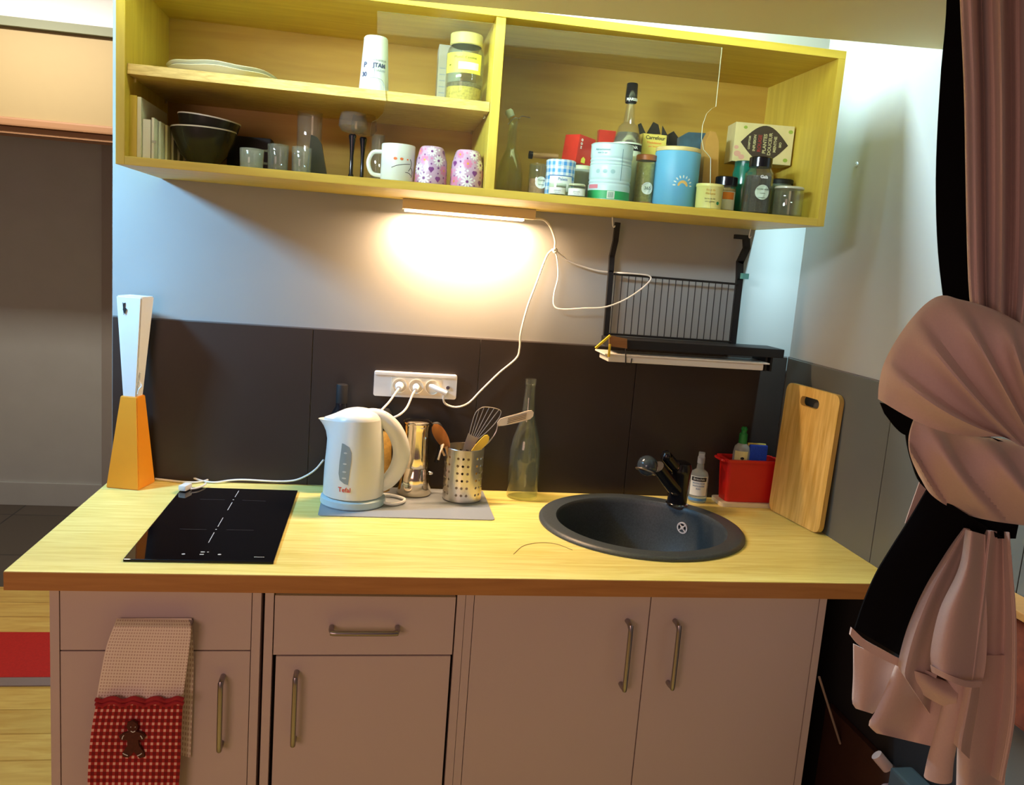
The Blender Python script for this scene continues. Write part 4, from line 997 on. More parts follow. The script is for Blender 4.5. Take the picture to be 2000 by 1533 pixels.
a = at(588, 340, 'y', -.25); b = at(633, 342, 'y', -.25); z2 = at(610, 268, 'y', -.25).z
bm = new_bm(); prism(bm, [(a.x + .012, SB1), (b.x + .008, SB1), (b.x - .008, SB1 + (z2 - SB1) * .85), (b.x - .018, z2), (a.x + .020, z2 + .004)], -.262, -.238, lambda x, y, z: (x, z, y))
tag(finish('dark_wedge', bm, mat('dark_olive', (.035, .04, .02), .3)), 'dark green wedge-shaped thing behind the small tumbler', 'wedge')
# stemmed glasses with black stems
def stem_glass(xm, yb, yt, ybowl, Y, rad, lab):
    bx0 = at(xm, yb, 'y', Y); zt2 = at(xm, yt, 'y', Y - .02).z - SB1; zb2 = at(xm, ybowl, 'y', Y).z - SB1
    t = thing('wine_glass', lab, 'wine glass', (bx0.x, Y, SB1), group='black-stemmed glasses')
    bm = new_bm(); lathe(bm, [(0, 0), (.026, 0), (.026, .002), (.008, .006), (.0045, .016), (.0042, zb2 * .55), (.006, zb2 * .8), (.009, zb2 * .97), (.007, zb2), (0, zb2)], seg=32); finish('stem', bm, M_blackg, t, True)
    bm = new_bm(); hb3 = zt2 - zb2
    pr_ = [(.004, zb2), (rad * .75, zb2 + hb3 * .12), (rad, zb2 + hb3 * .35), (rad * .96, zb2 + hb3 * .7), (rad * .84, zt2)]
    lathe(bm, pr_ + [(q - .0012, zz) for q, zz in reversed(pr_[1:])] + [(0, zb2 + .003)], seg=40); finish('glass_bowl', bm, glass('wine_bowl', (.93, .90, .80), .035), t, True)
stem_glass(685, 348, 218, 262, -.25, .033, 'left black-stemmed glass on the lower shelf')
stem_glass(706, 350, 222, 268, -.17, .031, 'right black-stemmed glass, half hidden behind the left one')
cup('tumbler', 'clear tumbler behind the handle of the white mug', 722, 748, 352, 262, -.22, glass('tall_glass'))
# white mug
x, r, z = fit(742, 808, 357, 280, -.305); h = z - SB
t = thing('mug', 'white mug with orange dots and black squiggles, handle to the left', 'mug', (x, -.305, SB1), rz=face_cam(x, -.3))
bm = new_bm(); lathe(bm, vessel([(r - .003, 0), (r, .004), (r, h - .002), (r - .001, h)], .003, .005), seg=48); finish('mug_body', bm, M_mug, t, True)
bm = new_bm(); handle_ring(bm, -r + .002, h * .47, .030, h * .32, .0048); finish('handle', bm, M_mug, t, True)
M_or = mat('orange_print', (.80, .17, .03), .5)
for xx, rr2 in ((-.008, .0042), (.006, .0038), (.020, .0022)):
    bm = new_bm(); disc2(bm, xx, 0, rr2, rr2 * .75); wrap(bm, r, th=.05, z=h * .60); finish('printed_dot', bm, M_or, t)
for pts in ([(-.018, .36), (-.004, .43), (.012, .47), (.026, .49)], [(.026, .62), (.030, .52), (.028, .40), (.022, .30)], [(.014, .26), (.024, .25), (.030, .20)], [(.030, .40), (.035, .28), (.032, .15)]):
    bm = new_bm(); tube(bm, [(px_, 0, pz_ * h) for px_, pz_ in pts], .0006, seg=5); wrap(bm, r, off=.0003, th=.1); finish('printed_squiggle', bm, M_black, t)
# floral beakers upside down
def flower_cup(xl, xr, yb, yt, xlt, xrt, Y, lab, sh_):
    x, r, z = fit(xl, xr, yb, yt, Y, xlt, xrt); h = z - SB; rt = r * .70
    t = thing('floral_beaker', lab, 'cup', (x, Y, SB1), rz=face_cam(x, Y) + sh_, group='floral cups standing upside down')
    prf = [(r - .002, 0), (r, .003), (r * 1.0, h * .35), (r * .96, h * .62), (rt * 1.12, h * .90), (rt, h - .002), (rt - .003, h), (rt - .005, h - .003), (0, h - .003)]
    def rf2(zz):
        for (r0, z0), (r1, z1) in zip(prf, prf[1:]):
            if z0 <= zz <= z1: return r0 + (r1 - r0) * (zz - z0) / max(1e-6, z1 - z0)
        return r
    bm = new_bm(); lathe(bm, prf, seg=48, mi=0)
    rnd = random.Random(3)
    d = new_bm()
    circ = 2 * PI * r
    nx = 7
    for row in range(4):
        for k in range(nx):
            cx_ = (k + (row % 2) * .5) * circ / nx - circ / 2; cz_ = h * (.15 + .235 * row); kind = (row + k) % 3; sc_ = 1 - .08 * row
            if kind == 0:
                for q in range(10):
                    a = q * 2 * PI / 10; disc2(d, cx_ + .0092 * sc_ * math.cos(a), cz_ + .0092 * sc_ * math.sin(a), .0060 * sc_, .0022, 8, mi=1, rot=a, y=-.0001)
                disc2(d, cx_, cz_, .0028, .0028, 10, mi=2, y=-.0003)
            elif kind == 1:
                disc2(d, cx_ - .0022, cz_ + .001, .0042, .0042, 10, mi=2, y=-.0002); disc2(d, cx_ + .0022, cz_ + .001, .0042, .0042, 10, mi=2, y=-.0002); poly2(d, [(cx_ - .0062, cz_), (cx_, cz_ - .008), (cx_ + .0062, cz_)], mi=2, y=-.0002)
            else:
                for q in range(8):
                    a = q * 2 * PI / 8; disc2(d, cx_ + .008 * sc_ * math.cos(a), cz_ + .008 * sc_ * math.sin(a), .0052 * sc_, .0032, 8, mi=3, rot=a, y=-.0001)
                disc2(d, cx_, cz_, .0026, .0026, 10, mi=4, y=-.0003)
            disc2(d, cx_ + circ / nx / 2, cz_ + .004, .0026, .0026, 8, mi=1 + (k + row) % 3, y=-.0002)
            disc2(d, cx_ + circ / nx / 2, cz_ - .008, .0020, .0020, 8, mi=2, y=-.0002)
    bmesh.ops.triangulate(d, faces=d.faces[:])
    wrap(d, rf2, off=.0003)
    # widths narrow with the cup: keep the print inside the wall's height
    me_ = bpy.data.meshes.new('p'); d.to_mesh(me_); d.free(); bm.from_mesh(me_); bpy.data.meshes.remove(me_)
    finish('cup_body', bm, [mat('cup_pink', (.62, .42, .62), .25), mat('petal_white', (.82, .80, .86), .3), mat('plum', (.22, .05, .26), .3), mat('petal_pink', (.70, .24, .46), .3), mat('petal_orange', (.80, .35, .05), .3)], t, True)
flower_cup(809, 871, 365, 284, 822, 866, -.315, 'left pink floral cup standing upside down by the white mug', 0)
flower_cup(878, 941, 371, 291, 890, 934, -.315, 'right pink floral cup standing upside down against the divider', .5)

# right half -----------------------------------------------------------
# carafe
x, r, z = fit(967, 1018, 378, 222, -.22); h = z - SB
t = thing('glass_carafe', 'clear long-necked bottle with wire swing top just right of the divider', 'bottle', (max(x, .945), -.22, SB1))
hs_ = at(985, 290, 'y', -.25).z - SB
bm = new_bm(); lathe(bm, vessel([(r - .003, 0), (r, .004), (r, hs_ * .45), (r * .8, hs_ * .75), (.014, hs_), (.0115, hs_ + .01), (.0105, h - .02), (.0125, h - .016), (.0125, h - .004)], .0018, .005), seg=40); finish('bottle_body', bm, glass('carafe_glass', (.95, .97, .86), .018), t, True)
bm = new_bm(); lathe(bm, [(0, 0), (.009, 0), (.010, .012), (.007, .018), (0, .018)], seg=20); bmesh.ops.transform(bm, matrix=Matrix.Translation((-.006, 0, h - .002)) @ Matrix.Rotation(-.5, 4, 'Y'), verts=bm.verts); finish('stopper', bm, mat('grey_stopper', (.42, .45, .38), .5), t, True)
bm = new_bm(); tube(bm, [(-.013, -.002, h - .02), (0, -.013, h - .006), (.013, -.002, h - .004), (.020, 0, h + .002), (.040, 0, h)], .001, seg=6); finish('wire_clasp', bm, M_steel, t, True)

# wooden pestle-like brush lying across the spice jars
t = thing('kitchen_brush', 'wooden brush handle with a black tip resting on the spice jar', 'brush', at(1055, 308, 'y', -.13))
bm = new_bm(); a = at(1040, 303, 'y', -.13); b = at(1090, 306, 'y', -.13); tube(bm, [a, (a + b) / 2, b], lambda q: .007, seg=12); partw('brush_handle', bm, wood('brush_wood', (.42, .24, .10), (.58, .36, .18), stretch=(4, 20, 20)), t, True)
bm = new_bm(); tube(bm, [at(1033, 302, 'y', -.13), at(1040, 303, 'y', -.13)], .0095, seg=12, smooth=0); partw('brush_tip', bm, M_black, t, True)

def jar(name, lab, xl, xr, yb, yt, Y, body, fill, lid, fillh=.8, lidh=.012, lidr=.92, group=None, neck=.9, cat='jar', shoulder=.12):
    x, r, z = fit(xl, xr, yb, yt, Y); h = z - SB
    t = thing(name, lab, cat, (x, Y, SB1), rz=face_cam(x, Y), group=group)
    zs_ = h - lidh
    bm = new_bm(); lathe(bm, vessel([(r - .002, 0), (r, .003), (r, zs_ * (1 - shoulder) - .002), (r * neck, zs_), (r * neck, zs_ + lidh * .5)], .0016, .003), seg=40); finish('jar_body', bm, body, t, True)
    if fill: bm = new_bm(); q = r - .0028; lathe(bm, [(0, .0035), (q, .0035), (q, zs_ * fillh), (0, zs_ * fillh + .001)], seg=36); finish('contents', bm, fill, t, True)
    if lid: bm = new_bm(); q = r * lidr; lathe(bm, [(0, zs_ + .0006), (q, zs_ + .0006), (q, h - .002), (q - .002, h), (0, h)], seg=36); finish('lid', bm, lid, t, True)
    return t, r, h
def rlabel(t, r, zc_, rad, m, th=0.0, off=.0008):
    bm = new_bm(); c_ = disc2(bm, 0, 0, rad, rad, 28); wrap(bm, r, off=off, th=th, z=zc_); return finish('label', bm, m, t)
M_green_l = mat('mint_label', (.62, .78, .66), .6); M_txt = mat('dark_text', (.06, .12, .10), .6)
def words(lst, par, r, th=0.0, off=.0014, m=None):
    for s, size, zz in lst:
        bm = text_bm(s, size); wrap(bm, r, off=off, th=th, z=zz); finish('lettering', bm, m or M_txt, par)
t, r, h = jar('spice_jar', 'glass spice jar with a round pale label, left of the blue gingham tin', 1030, 1070, 378, 318, -.25, G_ITEM, mat('pink_spice', (.52, .26, .16), .8, var=.5, scale=150), None, fillh=.55, lidh=.002, shoulder=.02, neck=.97)
la = rlabel(t, r, h * .42, .014, M_paper, th=.25); words((('THYM', .006, h * .48), ('herbes', .0045, h * .36)), la, r, .25)
# blue gingham tin
x, r, z = fit(1063, 1118, 386, 310, -.285); h = z - SB
t = thing('gingham_tin', 'blue and white gingham tin with a white label', 'tin', (x, -.285, SB1), rz=face_cam(x, -.285))
M_ging = None
def ginghamcyl(name, c0, c1, nb, nz):
    m, nt, b = nodes(name); N = nt.nodes; L = nt.links; tc = N.new('ShaderNodeTexCoord'); sp = N.new('ShaderNodeSeparateXYZ'); L.new(tc.outputs['Object'], sp.inputs[0])
    def mm(op, a, v=0.0):
        x = N.new('ShaderNodeMath'); x.operation = op
        for i_, q in enumerate((a, v)):
            if isinstance(q, (int, float)): x.inputs[i_].default_value = q
            else: L.new(q, x.inputs[i_])
        return x.outputs[0]
    th_ = mm('ARCTAN2', sp.outputs[0], mm('MULTIPLY', sp.outputs[1], -1.0))
    f = mm('ADD', mm('GREATER_THAN', mm('FRACT', mm('ADD', mm('MULTIPLY', th_, nb / (2 * PI)), 50.0)), .5), mm('GREATER_THAN', mm('FRACT', mm('MULTIPLY', sp.outputs[2], nz)), .5))
    f = mm('MULTIPLY', f, .5); mx = N.new('ShaderNodeMix'); mx.data_type = 'RGBA'; mx.inputs[6].default_value = (*c1, 1); mx.inputs[7].default_value = (*c0, 1)
    L.new(f, mx.inputs[0]); L.new(mx.outputs[2], b.inputs['Base Color']); b.inputs['Roughness'].default_value = .35; return m
bm = new_bm(); lathe(bm, [(0, 0), (r - .001, 0), (r, .001), (r, h - .016), (r + .001, h - .015), (r + .001, h - .002), (r - .002, h), (0, h - .001)], seg=48); finish('tin_body', bm, ginghamcyl('blue_gingham', (.06, .30, .72), (.78, .84, .90), 16, 62), t, True)
bm = new_bm(); patch(bm, r, -.75, .9, .008, h * .56, off=.0008); la = finish('label', bm, M_paper, t)
bm = new_bm(); patch(bm, r, -.8, .95, h * .55, h * .575, off=.0012); finish('label_border', bm, mat('blue_line', (.04, .16, .45), .5), la)
words((('Palets', .0095, h * .47),), la, r, .2, m=mat('blue_line', (1, 1, 1)))
# olive jar behind and red box standing on it
t, r, h = jar('olive_jar', 'dark green glass jar with pale bands behind the two small white pots', 1112, 1156, 372, 322, -.185, glass('green_glass', (.35, .42, .25), .35), mat('olive_fill', (.14, .14, .05), .5), mat('pale_lid', (.62, .62, .42), .4), fillh=.8, lidh=.010)
ztop = SB1 + h
q0 = at(1092, 312, 'y', -.15); q1 = at(1140, 314, 'y', -.17); 
t = thing('red_box', 'crumpled red printed carton tilted on top of the dark green jar', 'carton', (at(1124, 312, 'y', -.16).x, -.165, ztop + .0008), rz=.55)
bm = new_bm(); box(bm, -.027, .030, -.026, .026, 0, .068, bev=.0015)
Mt = Matrix.Rotation(.10, 4, 'Y') @ Matrix.Rotation(.04, 4, 'X')
bmesh.ops.transform(bm, matrix=Matrix.Translation((0, 0, .004)) @ Mt, verts=bm.verts); rb_ = finish('box_body', bm, mat('red_carton', (.60, .035, .02), .3, var=.35, scale=30), t)
for s, x_, z_ in (('o', -.017, .057), ('o', -.017, .048), ('z', -.017, .039)):
    bm = text_bm(s, .012, bold=.0004)
    for v in bm.verts: v.co += Vector((x_, -.0262, z_))
    bmesh.ops.transform(bm, matrix=Matrix.Translation((0, -.0006, .004)) @ Mt, verts=bm.verts); finish('lettering', bm, M_paper, rb_)
bm = new_bm(); poly2(bm, [(-.010, .003), (.004, .003), (.004, .014), (-.004, .018), (-.010, .012)], y=-.0268); bmesh.ops.transform(bm, matrix=Matrix.Translation((0, -.0004, .004)) @ Mt, verts=bm.verts); finish('yellow_print', bm, mat('label_yellow', (1, 1, 1)), rb_)
bm = new_bm(); disc2(bm, 0, 0, .006, .015, 14); bmesh.ops.transform(bm, matrix=Matrix.Translation((.0308, 0, .030)) @ Matrix.Rotation(PI / 2, 4, 'Z'), verts=bm.verts); bmesh.ops.transform(bm, matrix=Matrix.Translation((.0004, 0, .004)) @ Mt, verts=bm.verts); finish('pale_oval', bm, mat('pale_pink', (.70, .45, .36), .5), rb_)
# two tiny pots in front
t, r, h = jar('small_pot', 'left of two small glass pots with white labels in front of the gingham tin', 1070, 1104, 387, 356, -.345, G_ITEM, mat('pot_fill', (.52, .36, .16), .6), None, fillh=.7, lidh=.002, group='small labelled pots', shoulder=.02, neck=.98)
bm = new_bm(); patch(bm, r, -1.1, 1.1, .003, h * .62); la = finish('label', bm, M_paper, t)
words((('yaourt', .0055, h * .38), ('nature', .004, h * .22)), la, r, m=M_gray)
t, r, h = jar('small_pot', 'right of two small glass pots with white labels, beside the tall white tin', 1107, 1142, 391, 358, -.345, G_ITEM, mat('pot_fill2', (.60, .50, .30), .6), mat('pale_lid', (1, 1, 1)), fillh=.8, lidh=.005, group='small labelled pots', shoulder=.05, neck=.95)
bm = new_bm(); patch(bm, r, -1.1, 1.1, .003, h * .62); la = finish('label', bm, M_paper, t)
words((('yaourt', .0055, h * .38), ('nature', .004, h * .22)), la, r, m=M_gray)
# tall pale blue tin
x, r, z = fit(1147, 1226, 393, 278, -.305, 1152, 1234); h = z - SB
t = thing('tall_tin', 'tall pale blue ribbed food tin with a green band at its foot', 'tin', (x, -.305, SB1), rz=face_cam(x, -.305))
ribs = []
for k in range(60):
    zz = .003 + (h - .006) * k / 59; u_ = zz / h
    rr2 = r - (.0009 * (1 + math.sin(k * 1.6)) if (.28 < u_ < .40 or .62 < u_ < .76) else 0)
    ribs.append((rr2, zz))
bm = new_bm(); lathe(bm, [(0, 0), (r - .002, 0), (r, .002)] + ribs + [(r + .001, h - .002), (r - .002, h), (r - .003, h - .004), (0, h - .004)], seg=56); finish('tin_body', bm, mat('tin_blue', (.58, .76, .82), .35), t, True)
bm = new_bm(); patch(bm, r, -1.4, 1.4, .003, .022, nu=28); gb_ = finish('green_band', bm, mat('green_band', (.02, .38, .12), .45), t)
bm = new_bm()
for k in range(9): patch(bm, r, -.02 + k * .03, -.02 + k * .03 + .016, .006, .019, nu=1, nv=1, off=.002)
patch(bm, r, -.06, .29, .004, .021, nu=6, nv=1, off=.0014, mi=1); finish('barcode', bm, [mat('grey_green', (.2, .35, .3), .5), M_paper], gb_)
bm = new_bm(); patch(bm, r, -1.2, -.55, .026, .035); finish('pink_print', bm, mat('pink_print', (.72, .22, .30), .5), t)
words((('Alimentation', .0072, h * .875), ('bébé 2e âge', .005, h * .82)), t, r, -.45, m=mat('steel_blue_ink', (.12, .28, .36), .6))
bm = new_bm(); patch(bm, r, .52, .545, h * .35, h * .90, nu=1); finish('printed_line', bm, mat('steel_blue_ink', (1, 1, 1)), t)
bm = new_bm()
for k in range(3): disc2(bm, -.020 + k * .018, 0, .0055, .0050, 12)
wrap(bm, r, th=-.2, z=h * .50); finish('pictograms', bm, mat('pale_ink', (.35, .55, .62), .6), t)
# liqueur bottle behind the tin
x, r, z = fit(1185, 1243, 388, 164, -.20, 1206, 1232)
hbt = z - SB; x = at(1213, 388, 'y', -.185).x + .002
t = thing('liqueur_bottle', 'tall bottle of pale red liqueur with a black lettered cap', 'bottle', (x, -.185, SB1), rz=face_cam(x, -.185))
zc1 = at(1213, 203, 'y', -.165).z - SB; zn = at(1215, 240, 'y', -.185).z - SB; zl_ = at(1210, 278, 'y', -.185).z - SB; hbt = at(1219, 165, 'y', -.165).z - SB
r = .037
bm = new_bm(); lathe(bm, vessel([(r - .003, 0), (r, .004), (r, zl_ * .98), (r * .92, zl_ + .008), (r * .66, zn - .008), (.014, zn + .002), (.0135, zn + .012), (.011, zc1 - .008), (.010, zc1 + .002)], .0018, .006), seg=44); finish('bottle_body', bm, glass('liqueur_glass', (.96, .95, .90), .025), t, True)
bm = new_bm(); q = r - .003; lathe(bm, [(0, .007), (q, .007), (q, zl_ * .97), (q * .90, zl_ + .010), (q * .77, (zl_ + zn) / 2), (0, (zl_ + zn) / 2)], seg=40); finish('liqueur', bm, glass('red_liquid', (.80, .14, .07), .12), t, True)
bm = new_bm(); lathe(bm, [(.0135, zc1), (.0145, zc1 + .001), (.0150, zc1 + .012), (.0138, hbt - .002), (.0125, hbt), (0, hbt)], seg=32); cp_ = finish('cap', bm, M_blackg, t, True)
bm = text_bm('MARSEN', .0088, bold=.0003); wrap(bm, .0150, off=.0006, th=0.35, z=zc1 + .007); finish('lettering', bm, M_paper, cp_)
bm = new_bm(); patch(bm, r, -1.3, 1.35, .012, zl_ * .985, nu=24); la = finish('label', bm, mat('cream_label', (.70, .76, .64), .5), t)
bm = new_bm(); patch(bm, r, -1.2, 1.3, zl_ * .86, zl_ * .96, nu=24, off=.001); finish('label_band', bm, M_black, la)
bm = text_bm('MARSEINA', .0098, bold=.0003); wrap(bm, r, off=.0015, th=.15, z=zl_ * .91); finish('lettering', bm, M_paper, la)
bm = text_bm('1.0', .009); wrap(bm, r, off=.0012, th=.95, z=zl_ * .55); finish('lettering', bm, M_txt, la)
# red corner of a packet behind the bottle
a = at(1165, 300, 'y', -.10)
bm = new_bm(); box(bm, -.022, .022, -.010, .010, 0, at(1180, 255, 'y', -.1).z - SB, bev=.001, M=Matrix.Translation((a.x + .022, -.10, SB1))); tag(finish('red_packet', bm, mat('red_carton', (1, 1, 1))), 'plain red packet behind the liqueur bottle', 'packet')
# open black and yellow carton
a = at(1243, 330, 'y', -.14); b = at(1300, 330, 'y', -.14); zt3 = at(1275, 262, 'y', -.165).z
t = thing('tea_carton', 'open yellow carton with black flaps behind the brown-lidded jar', 'carton', ((a.x + b.x) / 2, -.14, SB1))
cx0, cx1 = at(1249, 330, 'y', -.165).x, at(1296, 330, 'y', -.165).x
M_ycart = mat('yellow_carton', (.70, .56, .12), .5); M_bcart = mat('black_carton', (.015, .012, .01), .5)
bm = new_bm()
for (p0, p1, p2, p3) in ((cx0, cx1, -.166, -.164), (cx0, cx1, -.112, -.110), (cx0, cx0 + .002, -.166, -.110), (cx1 - .002, cx1, -.166, -.110)): box(bm, p0, p1, p2, p3, SB1, zt3)
partw('carton_body', bm, M_ycart, t)
for (pts, yy_) in (([(1249, 262), (1246, 243), (1252, 240), (1262, 262)], -.15), ([(1262, 262), (1276, 238), (1286, 243), (1290, 262)], -.12), ([(1292, 268), (1294, 245), (1303, 262), (1305, 280), (1296, 285)], -.15)):
    bm = new_bm(); v1 = [at(*p_, 'y', yy_) for p_ in pts]; A_ = [bm.verts.new(v) for v in v1]; B_ = [bm.verts.new(v + Vector((0, .0015, 0))) for v in v1]
    bm.faces.new(A_); bm.faces.new(B_[::-1])
    for i_ in range(len(A_)): bm.faces.new((A_[i_], A_[(i_ + 1) % len(A_)], B_[(i_ + 1) % len(A_)], B_[i_]))
    partw('flap', bm, M_bcart, t)
def flat_text(s, size, cx_, cy_, cz_, m, par, bold=0.0, rot=0.0):
    bm = text_bm(s, size, bold=bold)
    bmesh.ops.transform(bm, matrix=Matrix.Translation((cx_, cy_, cz_)) @ Matrix.Rotation(rot, 4, 'Y'), verts=bm.verts)
    return partw('lettering', bm, m, par)
flat_text('Carrefour', .0125, (cx0 + cx1) / 2 + .002, -.1664, zt3 - .009, M_bcart, t, .0002)
flat_text('Madeleines', .0085, (cx0 + cx1) / 2, -.1664, zt3 - .021, M_or, t)
flat_text('pur beurre', .0065, (cx0 + cx1) / 2, -.1664, zt3 - .030, M_or, t)
# brown-lidded jar
t, r, h = jar('honey_jar', 'glass jar with brown lid and small round label, left of the blue canister', 1235, 1273, 402, 300, -.262, G_ITEM, mat('mustard_seed', (.42, .36, .12), .8, var=.5, scale=180), mat('brown_lid', (.42, .13, .03), .4), fillh=.95, lidh=.014, lidr=1.02, shoulder=.10)
la = rlabel(t, r, h * .34, .0145, M_paper, th=.35); words((('365', .011, h * .34),), la, r, .35)
bm = new_bm(); lathe(bm, [(0, .0004), (r + .0003, .0006), (r + .0005, .009), (r - .001, .0095)], seg=36); finish('amber_foot', bm, mat('amber_foot', (.40, .16, .04), .3), t, True)
# blue canister with sun
x, r, z = fit(1272, 1356, 403, 285, -.272, 1282, 1368); h = z - SB
t = thing('blue_canister', 'blue canister with a wooden lid and a small sun drawing', 'canister', (x, -.272, SB1), rz=face_cam(x, -.272))
bm = new_bm(); lathe(bm, [(0, 0), (r - .004, 0), (r, .005), (r, h - .012), (r - .001, h - .010), (0, h - .010)], seg=56); finish('canister_body', bm, mat('canister_blue', (.13, .42, .70), .45), t, True)
bm = new_bm(); lathe(bm, [(0, h - .0095), (r - .0005, h - .0095), (r - .0005, h - .007), (r, h - .007), (r, h - .002), (r - .002, h), (0, h)], seg=56); finish('lid', bm, wood('lid_wood', (.70, .52, .20), (.82, .64, .30), stretch=(4, 20, 20)), t, True)
sz0 = .050
bm = new_bm(); pts = [(.011 * math.cos(q * PI / 14), .011 * math.sin(q * PI / 14)) for q in range(15)]; poly2(bm, [(a * 1.15, b * 1.2) for a, b in pts]); bmesh.ops.triangulate(bm, faces=bm.faces[:]); wrap(bm, r, th=.33, z=sz0); sn_ = finish('sun_disc', bm, mat('sun_orange', (.85, .52, .16), .5), t)
bm = new_bm()
for q in range(9):
    a = PI * q / 8; disc2(bm, .0205 * math.cos(a), .0015 + .0205 * math.sin(a), .0038, .0017, 8, rot=a)
wrap(bm, r, th=.33, z=sz0); finish('sun_rays', bm, M_paper, sn_)
# packets behind the canister
def packet(pts, Y, th_, m, name, lab, cat='packet'):
    bm = new_bm(); v1 = [at(*p_, 'y', Y) for p_ in pts]
    for v in v1: v.z = max(v.z, SB1)
    A_ = [bm.verts.new(v) for v in v1]; B_ = [bm.verts.new(v + Vector((0, th_, 0))) for v in v1]
    bm.faces.new(A_); bm.faces.new(B_[::-1])
    for i_ in range(len(A_)): bm.faces.new((A_[i_], A_[(i_ + 1) % len(A_)], B_[(i_ + 1) % len(A_)], B_[i_]))
    o = finish(name, bm, m); tag(o, lab, cat); return o
packet([(1322, 400), (1328, 268), (1345, 258), (1380, 260), (1392, 270), (1368, 400)], -.185, .02, mat('navy_packet', (.04, .09, .14), .35, var=.8, scale=40), 'coffee_packet', 'dark blue printed packet right behind the blue canister')
packet([(1368, 404), (1378, 275), (1388, 256), (1398, 258), (1404, 275), (1402, 404)], -.225, .03, mat('tan_packet', (.48, .26, .06), .5, var=.2, scale=20), 'brown_packet', 'folded orange-brown paper packet behind the yellow tub')
packet([(1300, 400), (1306, 262), (1316, 256), (1330, 276), (1326, 400)], -.12, .012, mat('black_carton', (1, 1, 1)), 'black_carton', 'thin black carton edge between the yellow carton and the blue packet', 'carton')
# yellow tub
x, r, z = fit(1357, 1410, 412, 357, -.345); h = z - SB
t = thing('yellow_tub', 'low yellow tub with printed label in front of the brown packet', 'tub', (x, -.338, SB1), rz=face_cam(x, -.335))
r = min(r, .031)
bm = new_bm(); lathe(bm, [(0, 0), (r - .003, 0), (r - .001, .002), (r, h - .008), (r + .0015, h - .006), (r + .001, h), (0, h)], seg=44); finish('tub_body', bm, mat('tub_yellow', (.76, .72, .24), .4), t, True)
words((('Fleur de', .0062, h * .74), ('Maïzena', .0068, h * .60)), t, r, .1, m=mat('ochre_ink', (.60, .35, .04), .6))
words((('farine de blé', .0048, h * .40), ('sans gluten', .0048, h * .29)), t, r, .1, m=mat('olive_ink', (1, 1, 1)))
bm = new_bm(); disc2(bm, 0, 0, .004, .004); wrap(bm, r, th=.75, z=h * .24); finish('green_seal', bm, mat('green_cap', (1, 1, 1)), t)
# small jar with black lid
t, r, h = jar('preserve_jar', 'small jar with black lid and orange label right of the yellow tub', 1393, 1432, 412, 343, -.285, G_ITEM, mat('orange_fill', (.50, .30, .10), .6), M_blackg, fillh=.9, lidh=.022, lidr=1.05)
bm = new_bm(); patch(bm, r, -.8, 1.1, .006, h * .58); la = finish('label', bm, mat('cream_label', (1, 1, 1)), t)
bm = new_bm(); patch(bm, r, -.2, .9, h * .36, h * .56, off=.001); finish('orange_field', bm, mat('orange_field', (.80, .25, .03), .5), la)
# green jar
t, r, h = jar('green_jar', 'green ribbed glass jar behind the pepper jar, under the floral carton', 1424, 1468, 412, 312, -.21, mat('green_ceramic', (.008, .16, .11), .2), None, mat('dark_green_lid', (.006, .07, .05), .3), lidh=.014, lidr=.9)
gtop = SB1 + h
# floral carton on top
a = at(1424, 315, 'y', -.17); b = at(1532, 318, 'y', -.17); zt4 = at(1480, 246, 'y', -.17).z
fx0, fx1, fz0 = a.x + .004, b.x, gtop + .0008
fx0 = a.x; 
t = thing('floral_carton', 'cream floral carton with a dark lens-shaped label, lying on the right jars', 'carton', ((fx0 + fx1) / 2, -.17, fz0), rz=-.12)
L2 = (fx1 - fx0) / 2; FH = max(.05, zt4 - fz0)
bm = new_bm(); box(bm, -L2, L2, -.036, .036, 0, FH, bev=.0008); cb_ = finish('carton_body', bm, mat('floral_cream', (.66, .58, .30), .5, var=.18, scale=25), t)
n_ = 14; top_ = [(-L2 * .78 + L2 * 1.62 * i_ / n_, FH * .5 + FH * .46 * math.sin(PI * i_ / n_)) for i_ in range(n_ + 1)]; bot_ = [(x_, FH * .5 - (z_ - FH * .5)) for x_, z_ in top_[1:-1]][::-1]
bm = new_bm(); poly2(bm, top_ + bot_, y=-.0366); ln_ = finish('lens_label', bm, mat('lens_brown', (.05, .035, .025), .5), cb_)
M_words = mat('khaki_print', (.50, .48, .26), .6); M_wred = mat('maroon_print', (.30, .03, .03), .6)
for i_, (s, size) in enumerate((('COMPTOIR', .0065), ('INFUSION', .0090), ('ROUGE', .0125), ('PLANTES', .0120), ('DOUCEUR', .0115), ('MENTHE', .0100), ('BIO', .0080))):
    xx = -L2 * .48 + i_ * L2 * .175
    bm = text_bm(s, size, bold=.0003); bmesh.ops.transform(bm, matrix=Matrix.Translation((xx, -.0370, FH * .5)) @ Matrix.Rotation(-PI / 2, 4, 'Y'), verts=bm.verts); finish('lettering', bm, M_wred if i_ == 2 else M_words, ln_)
for (x_, z_, q, m_) in ((-.85, .2, .009, 'petal_blush'), (-.70, .12, .008, 'petal_blush'), (-.9, .36, .006, 'petal_blush'), (.88, .85, .006, 'leaf_green'), (.80, .12, .006, 'leaf_green'), (-.66, .88, .005, 'leaf_green')):
    bm = new_bm(); disc2(bm, x_ * L2, z_ * FH, q, q * .8, 12, y=-.0364); finish('flower_print', bm, mat(m_, (.66, .36, .28) if 'blush' in m_ else (.30, .42, .06), .5), cb_)
